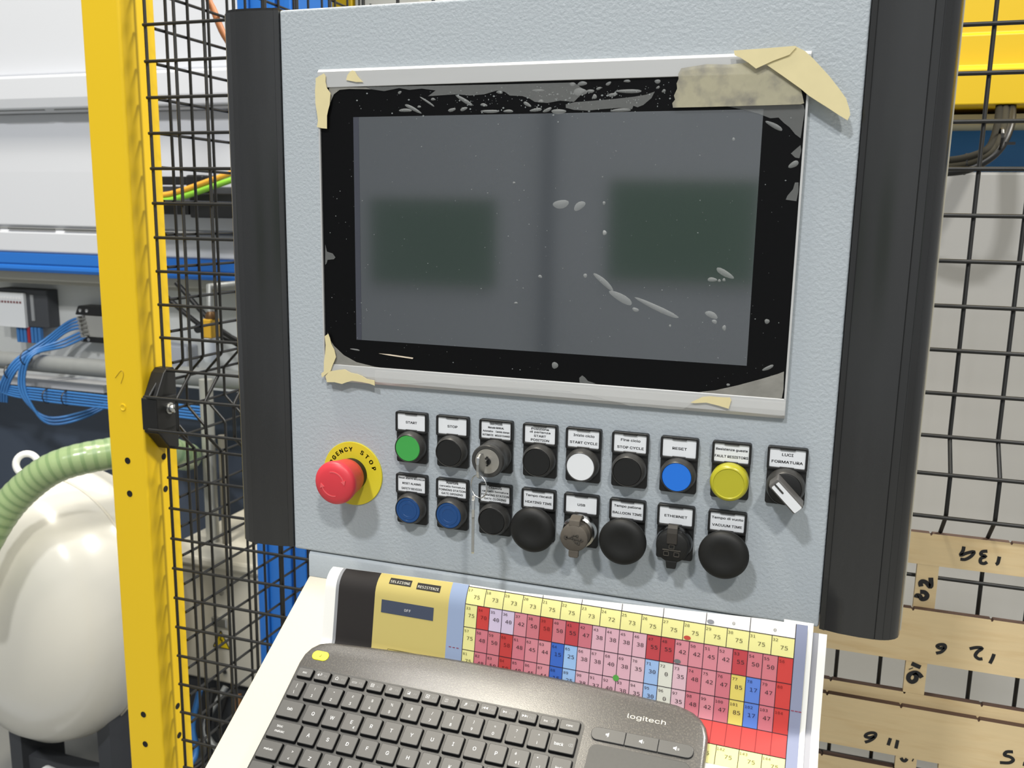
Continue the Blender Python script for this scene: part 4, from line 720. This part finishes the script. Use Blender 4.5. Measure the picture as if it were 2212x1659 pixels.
# valve terminal
vt = thing('valve_terminal', 'dark valve terminal with a white connector block on the machine recess wall', 'valve terminal', (-2.40, 1.76, -0.33))
obj('terminal_body', MB().box(-0.11, 0.105, -0.05, 0.0, -0.068, 0.064), DARK, vt, bevel=0.004)
wb = obj('connector_block', MB().box(-0.108, 0.012, -0.062, -0.045, -0.071, 0.050), WHITEP, vt, bevel=0.002)
for k in range(8): obj('indicator', MB().box(-0.101 + 0.0135 * k, -0.092 + 0.0135 * k, -0.064, -0.061, 0.028, 0.036), mat('lit_white', S(240, 240, 240), 0.4), wb)
for k in range(8): obj('marker_tag', MB().box(-0.101 + 0.0135 * k, -0.093 + 0.0135 * k, -0.0635, -0.061, 0.014, 0.021), mat('maroon_tag', S(122, 70, 72), 0.6), wb)
obj('label_strip', MB().box(0.034, 0.047, -0.054, -0.049, -0.045, 0.045), mat('grey_strip', S(150, 152, 154), 0.5), vt)
for k in range(7): obj('blue_plug', MB().box(-0.045 + 0.016 * k, -0.033 + 0.016 * k, -0.050, -0.035, -0.125, -0.069), mat('red_plug', S(160, 40, 50), 0.5) if k == 3 else BHOSE, vt, bevel=0.002)
vm = thing('valve_manifold', 'grey valve manifold with black end brackets beside the yellow post', 'valve manifold', (-2.10, 1.76, -0.37))
obj('manifold_block', MB().box(-0.045, 0.10, -0.060, 0.0, -0.046, 0.026), mat('manifold_grey', S(150, 150, 146), 0.5), vm, bevel=0.003)
for a, b in ((0.026, 0.058), (-0.066, -0.046)):
    br = obj('end_bracket', MB().prism([(-0.075, a), (0.10, a), (0.10, b), (-0.060, b)] if b > 0 else [(-0.058, a), (0.10, a), (0.10, b), (-0.058, b)], -0.055, 0.0), BLACKP, vm, bevel=0.004)
    for q in (-0.048, -0.020): obj('bracket_screw', MB().lathe([(0.006, 0), (0.006, -0.003), (0.003, -0.003), (0.003, -0.001), (0, -0.001)], 12, (q, -0.055, (a + b) / 2)), STEEL, br)
for k in range(5): obj('push_fitting', MB().lathe([(0.008, 0), (0.008, -0.03), (0.006, -0.034), (0, -0.034)], 12, (-0.03 + 0.003 * k, -0.055, 0.018 - 0.014 * k)), STEEL, vm, smooth=40)
# hoses
def bundle(label, paths, r, ties):
    t = thing('hose_bundle', label, 'hoses', (0, 0, 0), group='blue pneumatic hoses')
    for p_ in paths: obj('hose', MB().tube(smooth_path(p_, 6), r, 8), BHOSE, t, smooth=60)
    for x, y, z, tilt in ties: obj('cable_tie', MB().lathe([(0.024, -0.003), (0.026, 0.0), (0.024, 0.003)], 16), BLACKP, t, loc=(x, y, z), rot=(0, tilt, PI / 2))
bundle('bundle of blue hoses arching down from the valve manifold to the lower left', [[(-2.135 + 0.3 * o, 1.715, -0.348 - o), (-2.19 - o * 0.2, 1.69, -0.368 - 0.95 * o), (-2.26, 1.655, -0.428 - 0.85 * o), (-2.315 + 0.6 * o, 1.575, -0.494 - 0.5 * o), (-2.375 + o, 1.565, -0.578), (-2.405 + o, 1.58, -0.640)] for o in (0, 0.0115, 0.023, 0.0345)], 0.0044, [(-2.335, 1.572, -0.53, 0.6)])
bundle('bundle of blue hoses looping below the grey pipe under the manifold', [[(-2.13, 1.71, -0.392 - o), (-2.20, 1.675, -0.428 - o), (-2.262 + o, 1.58, -0.470), (-2.292 + o, 1.565, -0.555), (-2.278 + o, 1.57, -0.625 - 0.3 * o), (-2.215, 1.60, -0.684 - 0.9 * o), (-2.12, 1.66, -0.668 - 0.9 * o), (-2.02, 1.75, -0.62)] for o in (0, 0.0115, 0.023)], 0.0044, [(-2.262, 1.574, -0.478, 0.6)])
bundle('long bundle of blue hoses running along the underside of the grey pipe', [[(-2.58, 1.60, -0.50 - o), (-2.44, 1.575, -0.535 - o), (-2.36, 1.57, -0.578 - o * 0.8), (-2.20, 1.572, -0.582 - o), (-1.95, 1.575, -0.585 - o), (-1.55, 1.58, -0.592 - o)] for o in (0, 0.0095, 0.019, 0.0285, 0.038)], 0.0040, [(-2.18, 1.572, -0.601, 0.1), (-2.10, 1.572, -0.602, 0.1)])
pp = tag(obj('steel_pipe', MB().tube([(-3.08, 1.63, -0.506), (-1.215, 1.63, -0.506)], 0.030, 24), GALV, smooth=60), 'thick galvanised pipe running across the machine recess', 'pipe')
# dark cable rail with the yellow and green earth leads
cr = thing('cable_tray', 'black cable tray mounted across the white machine cover behind the mesh', 'cable tray', (0, 0, 0))
obj('tray_base', MB().box(-1.80, -1.16, 1.50, 1.588, 0.000, 0.080), DARK, cr, bevel=0.003)
obj('tray_rail', MB().box(-1.80, -1.52, 1.492, 1.502, 0.084, 0.108).box(-1.80, -1.52, 1.490, 1.50, 0.0, 0.03), BLACKP, cr, bevel=0.002)
obj('tray_clip', MB().box(-1.51, -1.45, 1.47, 1.55, 0.055, 0.112), BLACKP, cr, bevel=0.006)
obj('tray_cover', MB().box(-1.50, -1.16, 1.470, 1.505, -0.008, 0.062), BLACKP, cr, bevel=0.004)
tag(obj('earth_lead', MB().tube(smooth_path([(-1.78, 1.44, 0.046), (-1.58, 1.44, 0.053), (-1.49, 1.43, 0.067), (-1.36, 1.43, 0.105), (-1.25, 1.44, 0.14)], 6), 0.008, 10), mat('orange_yellow_lead', S(232, 168, 52), 0.4), smooth=60), 'orange yellow earth lead crossing the black tray', 'cable')
tag(obj('earth_lead', MB().tube(smooth_path([(-1.78, 1.44, 0.031), (-1.58, 1.44, 0.037), (-1.49, 1.43, 0.050), (-1.36, 1.43, 0.087), (-1.25, 1.44, 0.121)], 6), 0.0085, 10), mat('green_lead', S(142, 204, 60), 0.4), smooth=60), 'light green earth lead crossing the black tray', 'cable')
tag(obj('brown_cable', MB().tube(smooth_path([(-0.775, 0.62, 0.42), (-0.762, 0.60, 0.36), (-0.751, 0.60, 0.335), (-0.738, 0.60, 0.305), (-0.715, 0.61, 0.25), (-0.69, 0.62, 0.10)], 5), 0.0055, 10), mat('orange_brown_cable', S(196, 128, 84), 0.5), smooth=60), 'orange brown cable hanging behind the mesh at the top left', 'cable')
# regulator behind the mesh
rg = thing('air_regulator', 'small air regulator with yellow body and pale bowl behind the mesh', 'regulator', (-1.352, 1.35, -0.33))
obj('regulator_body', MB().box(-0.018, 0.012, -0.02, 0.02, 0.0, 0.052), mat('amber_body', S(206, 160, 40), 0.5), rg, bevel=0.003)
obj('brass_cap', MB().lathe([(0.016, 0.052), (0.016, 0.062), (0.010, 0.072), (0, 0.072)], 18, axis='z'), mat('brown_metal', S(96, 70, 40), 0.4, metal=0.5), rg, smooth=40)
obj('bowl', MB().lathe([(0.022, 0.0), (0.022, -0.055), (0.016, -0.068), (0, -0.070)], 20, (-0.010, 0, 0), axis='z'), mat('pale_bowl', S(214, 218, 224), 0.25), rg, smooth=40)
obj('knob', MB().lathe([(0.012, 0), (0.012, -0.02), (0, -0.02)], 16, (-0.024, -0.01, 0.026)), BLACKP, rg, smooth=40)
obj('pipe_stub', MB().tube([(-0.004, 0, 0.05), (-0.004, 0, 0.14), (-0.004, 0.40, 0.14)], 0.008, 10), GALV, rg, smooth=60)
for k, (a, b) in enumerate((((-1.66, 1.50, -0.215), (-1.45, 1.62, -0.40)), ((-1.60, 1.52, -0.20), (-1.36, 1.66, -0.44)))):
    tag(obj('dark_cable', MB().tube(smooth_path([a, ((a[0] + b[0]) / 2 + 0.02, 1.54, (a[2] + b[2]) / 2 - 0.02), b, (b[0] + 0.02, 1.74, b[2] - 0.12)], 6), 0.008, 8), BLACKP, smooth=60), ('left' if k == 0 else 'right') + ' of two black cables slanting down behind the mesh', 'cable')
# upright pipes and conduit
tag(obj('standpipe', MB().tube([(-1.418, 1.40, -0.46), (-1.418, 1.40, -0.945)], 0.019, 16), mat('light_steel_tube', S(176, 176, 168), 0.35, metal=0.3), smooth=60), 'pale upright steel pipe behind the mesh', 'pipe')
tag(obj('standpipe', MB().tube([(-1.372, 1.40, -0.62), (-1.372, 1.40, -0.945)], 0.011, 12), mat('dull_steel_tube', S(120, 116, 104), 0.45), smooth=60), 'thin dull upright pipe right beside the pale pipe', 'pipe')
tag(obj('junction_box', MB().box(-1.83, -1.72, 1.70, 1.76, -0.505, -0.425), mat('grey_box_paint', S(172, 176, 184), 0.5), bevel=0.005), 'grey junction box on the recess wall behind the mesh', 'box')
# cream floor cabinet with a warning sticker
fc = thing('floor_cabinet', 'cream steel floor cabinet behind the lower mesh', 'cabinet', (-1.30, 1.30, -1.55))
obj('cabinet_body', MB().box(-0.20, 0.12, 0.0, 0.45, 0.22, 0.575), CREAM, fc, bevel=0.006)
obj('cabinet_lid', MB().box(-0.215, 0.135, -0.02, 0.47, 0.575, 0.605), CREAM, fc, bevel=0.008)
obj('cabinet_plinth', MB().box(-0.18, 0.10, 0.03, 0.42, 0.0, 0.22), DARK, fc)
for q in (0.50, 0.26): obj('cabinet_screw', MB().lathe([(0.008, 0), (0.008, -0.004), (0, -0.005)], 14, (-0.02, 0, q)), STEEL, fc, smooth=40)
obj('door_lock', MB().box(-0.052, 0.0, -0.012, 0.0, 0.398, 0.425), STEEL, fc, bevel=0.003)
st = obj('warning_sticker', MB().prism([(-0.056, 0.330), (0.0, 0.330), (-0.028, 0.382)], -0.0012, 0.0), mat('warning_yellow', S(226, 196, 20), 0.5), fc)
ls = MB()
for p_ in (((-0.056, 0.330), (0.0, 0.330)), ((0.0, 0.330), (-0.028, 0.382)), ((-0.028, 0.382), (-0.056, 0.330))): bar(ls, *p_[0], *p_[1], 0.003, -0.0014, 0.0002)
bar(ls, -0.026, 0.370, -0.031, 0.354, 0.003, -0.0014, 0.0002); bar(ls, -0.031, 0.354, -0.024, 0.354, 0.003, -0.0014, 0.0002); bar(ls, -0.024, 0.354, -0.029, 0.337, 0.003, -0.0014, 0.0002)
obj('bolt_sign', ls, INK, st)
cb = random.Random(3); lc = thing('loose_cables', 'tangle of blue, black and grey cables on the floor before the cream cabinet', 'cables', (0, 0, 0))
for k in range(9):
    x = -1.33 + 0.028 * k; c_ = (BHOSE, BLACKP, GALV, BLACKP, mat('brown_lead', S(140, 96, 48), 0.6), GALV, BLACKP, BHOSE, GALV)[k]
    obj('cable', MB().tube(smooth_path([(x, 1.20 + 0.02 * (k % 3), -1.30), (x + cb.uniform(-.03, .03), 1.18, -1.40), (x + cb.uniform(-.05, .05), 1.16, -1.48), (x + cb.uniform(-.1, .1), 1.06, -1.538)], 5), 0.009, 8), c_, lc, smooth=60)
tag(obj('floor_beam', MB().box(-1.62, -0.62, 0.90, 0.96, -1.55, -1.50), mat('pale_beam', S(150, 146, 134), 0.5), bevel=0.003), 'pale steel beam lying on the floor behind the mesh', 'beam')
# blue machine column, dark column, yellow column, grey column seen over and under the cabinet
bc = thing('machine_column', 'tall blue steel machine column behind the mesh', 'column', (-1.048, 1.24, -1.55), group='upright machine columns')
obj('column_body', MB().box(-0.082, 0.085, -0.04, 0.12, 0.0, 3.2), BLU, bc, bevel=0.006)
for q in (-0.052, 0.020, 0.062): obj('column_rib', MB().box(q - 0.009, q + 0.009, -0.050, -0.04, 0.0, 3.2), BLU, bc, bevel=0.003)
for x, w, m, lb in ((-1.078, 0.024, DARK, 'narrow dark machine column beside the blue column'), (-1.003, 0.039, YELLOW, 'yellow machine column seen over the cabinet top'), (-0.865, 0.092, GRY, 'grey machine column right of the yellow one')):
    t = thing('machine_column', lb, 'column', (x, 1.50, -1.55), group='upright machine columns'); obj('column_body', MB().box(-w, w, -0.04, 0.04, 0.0, 3.2), m, t, bevel=0.004)
# vacuum tank, lifting eye, green hose
tk = thing('vacuum_tank', 'glossy cream white vacuum tank lying behind the yellow post', 'tank', (-1.575, 0.86, -1.0))
TANKM = mat('tank_gloss', S(206, 203, 193), 0.22, spec=0.5)
R_ = 0.27
prof = [(0.0, -0.085), (0.06, -0.083), (0.12, -0.073), (0.175, -0.055), (0.222, -0.025), (0.252, 0.02), (R_, 0.08), (R_, 0.17), (R_ + 0.008, 0.175), (R_ + 0.008, 0.20), (R_, 0.205), (R_, 0.24), (R_ - 0.02, 0.28), (R_ - 0.10, 0.32), (0, 0.33)]
obj('tank_shell', MB().lathe(prof, 72, sz=1.28), TANKM, tk, smooth=70)
obj('tank_seam', MB().lathe([(R_ + 0.001, 0.12), (R_ + 0.004, 0.124), (R_ + 0.001, 0.128)], 72, sz=1.28), CREAM, tk, smooth=70)
obj('tank_saddle', MB().box(-0.17, -0.13, 0.08, 0.22, -0.55, -0.26).box(0.13, 0.17, 0.08, 0.22, -0.55, -0.26).box(-0.17, 0.17, 0.10, 0.14, -0.50, -0.44), DARK, tk)
le = tag(obj('lifting_eye', MB().tube([(0.026 * math.cos(a), 0.004 * math.sin(a), 0.026 * math.sin(a)) for a in [2 * PI * k / 28 for k in range(29)]], 0.0085, 10, cap=False).lathe([(0.012, -0.024), (0.012, -0.045), (0, -0.046)], 14, axis='z'), mat('white_enamel', S(232, 232, 228), 0.35), loc=(-1.630, 0.965, -0.620), rot=(0, 0, 0.5), smooth=60), 'white lifting eye ring on top of the tank', 'lifting eye')
hp = smooth_path([(-1.545, 0.69, -0.86), (-1.525, 0.70, -0.783), (-1.475, 0.74, -0.668), (-1.42, 0.77, -0.598), (-1.353, 0.80, -0.550), (-1.272, 0.86, -0.530), (-1.227, 0.95, -0.536), (-1.262, 1.10, -0.595), (-1.43, 1.32, -0.668), (-1.63, 1.56, -0.75), (-1.92, 1.93, -0.87)], 14)
gh = obj('suction_hose', MB().tube(hp, 0.036, 24, rf=lambda i: 1.0 if i % 3 else 0.975, mf=lambda i: 0 if i % 3 else 1), [mat('green_hose_wall', S(140, 160, 114), 0.22, trans=0.0, spec=0.5), mat('green_hose_rib', S(120, 144, 98), 0.3)], smooth=60)
tag(gh, 'thick ribbed pale green suction hose arching over the tank', 'hose')
tag(obj('machine_skid', MB().box(-2.6, -0.95, 0.60, 0.72, -1.50, -1.42).box(-2.6, -2.5, 0.60, 0.72, -1.55, -1.50).box(-1.05, -0.95, 0.60, 0.72, -1.55, -1.50), mat('grey_blue_frame', S(150, 156, 168), 0.5), bevel=0.005), 'grey steel base frame bar under the tank', 'frame')
tag(obj('base_tube', MB().tube([(-1.50, 0.82, -1.36), (-0.95, 0.78, -1.40)], 0.022, 14), mat('grey_tube', S(186, 188, 190), 0.4), smooth=60), 'slanting grey tube beside the underside of the tank', 'tube')
# ---------------------------------------------------------------- right hand side behind the fence
BEI = mat('beige_machine_cover', S(182, 180, 175), 0.45, var=(1.4, 0.07), stretch=(0.4, 1, 2.0))
gm = thing('guard_machine', 'beige machine cover with blue and yellow beams behind the right fence', 'machine', (0, 0, 0))
obj('beige_cover', MB().box(0.10, 1.60, 1.00, 1.04, -1.55, 0.100), BEI, gm, bevel=0.005)
obj('blue_band', MB().box(0.10, 1.60, 1.06, 1.10, 0.100, 0.200), mat('blue_band_paint', S(52, 124, 190), 0.45), gm)
obj('pale_strip', MB().box(0.10, 1.60, 0.955, 1.09, 0.172, 0.1885), mat('pale_strip_paint', S(206, 196, 160), 0.5), gm)
obj('yellow_beam', MB().prism([(0.90, 0.1975), (0.90, 0.250), (0.904, 0.256), (0.918, 0.258), (0.918, 0.305), (0.925, 0.308), (0.925, 0.52), (1.10, 0.52), (1.10, 0.1975)], 0.10, 1.60, 'x'), YELLOW, gm, bevel=0.002)
obj('cover_leg', MB().box(1.5, 1.6, 1.04, 1.10, -1.55, 0.5), GRY, gm)
t = thing('cable_bundle', 'curved bundle of dark cables under the yellow beam', 'cables', (0, 0, 0))
for k, (o, m) in enumerate(((0.0, mat('olive_sleeve', S(52, 49, 40), 0.85, spec=0.15)), (0.009, BLACKP), (-0.008, mat('olive_sleeve_dark', S(40, 38, 32), 0.85, spec=0.15)))):
    obj('cable', MB().tube(smooth_path([(0.475 + o, 0.92, 0.20), (0.466 + o, 0.86, 0.160), (0.452 + 0.7 * o, 0.83, 0.126 - 0.3 * o), (0.428, 0.82, 0.108 - o), (0.395, 0.82, 0.100 - o), (0.34, 0.84, 0.10 - o)], 6), 0.0062, 10), m, t, smooth=60)
for x, z in ((0.459, 0.140), (0.415, 0.103)): obj('bundle_tie', MB().lathe([(0.0155, -0.002), (0.0165, 0), (0.0155, 0.002)], 14, (x, 0.828, z), axis='x').box(x + 0.004, x + 0.018, 0.812, 0.815, z - 0.010, z - 0.006), BLACKP, t)
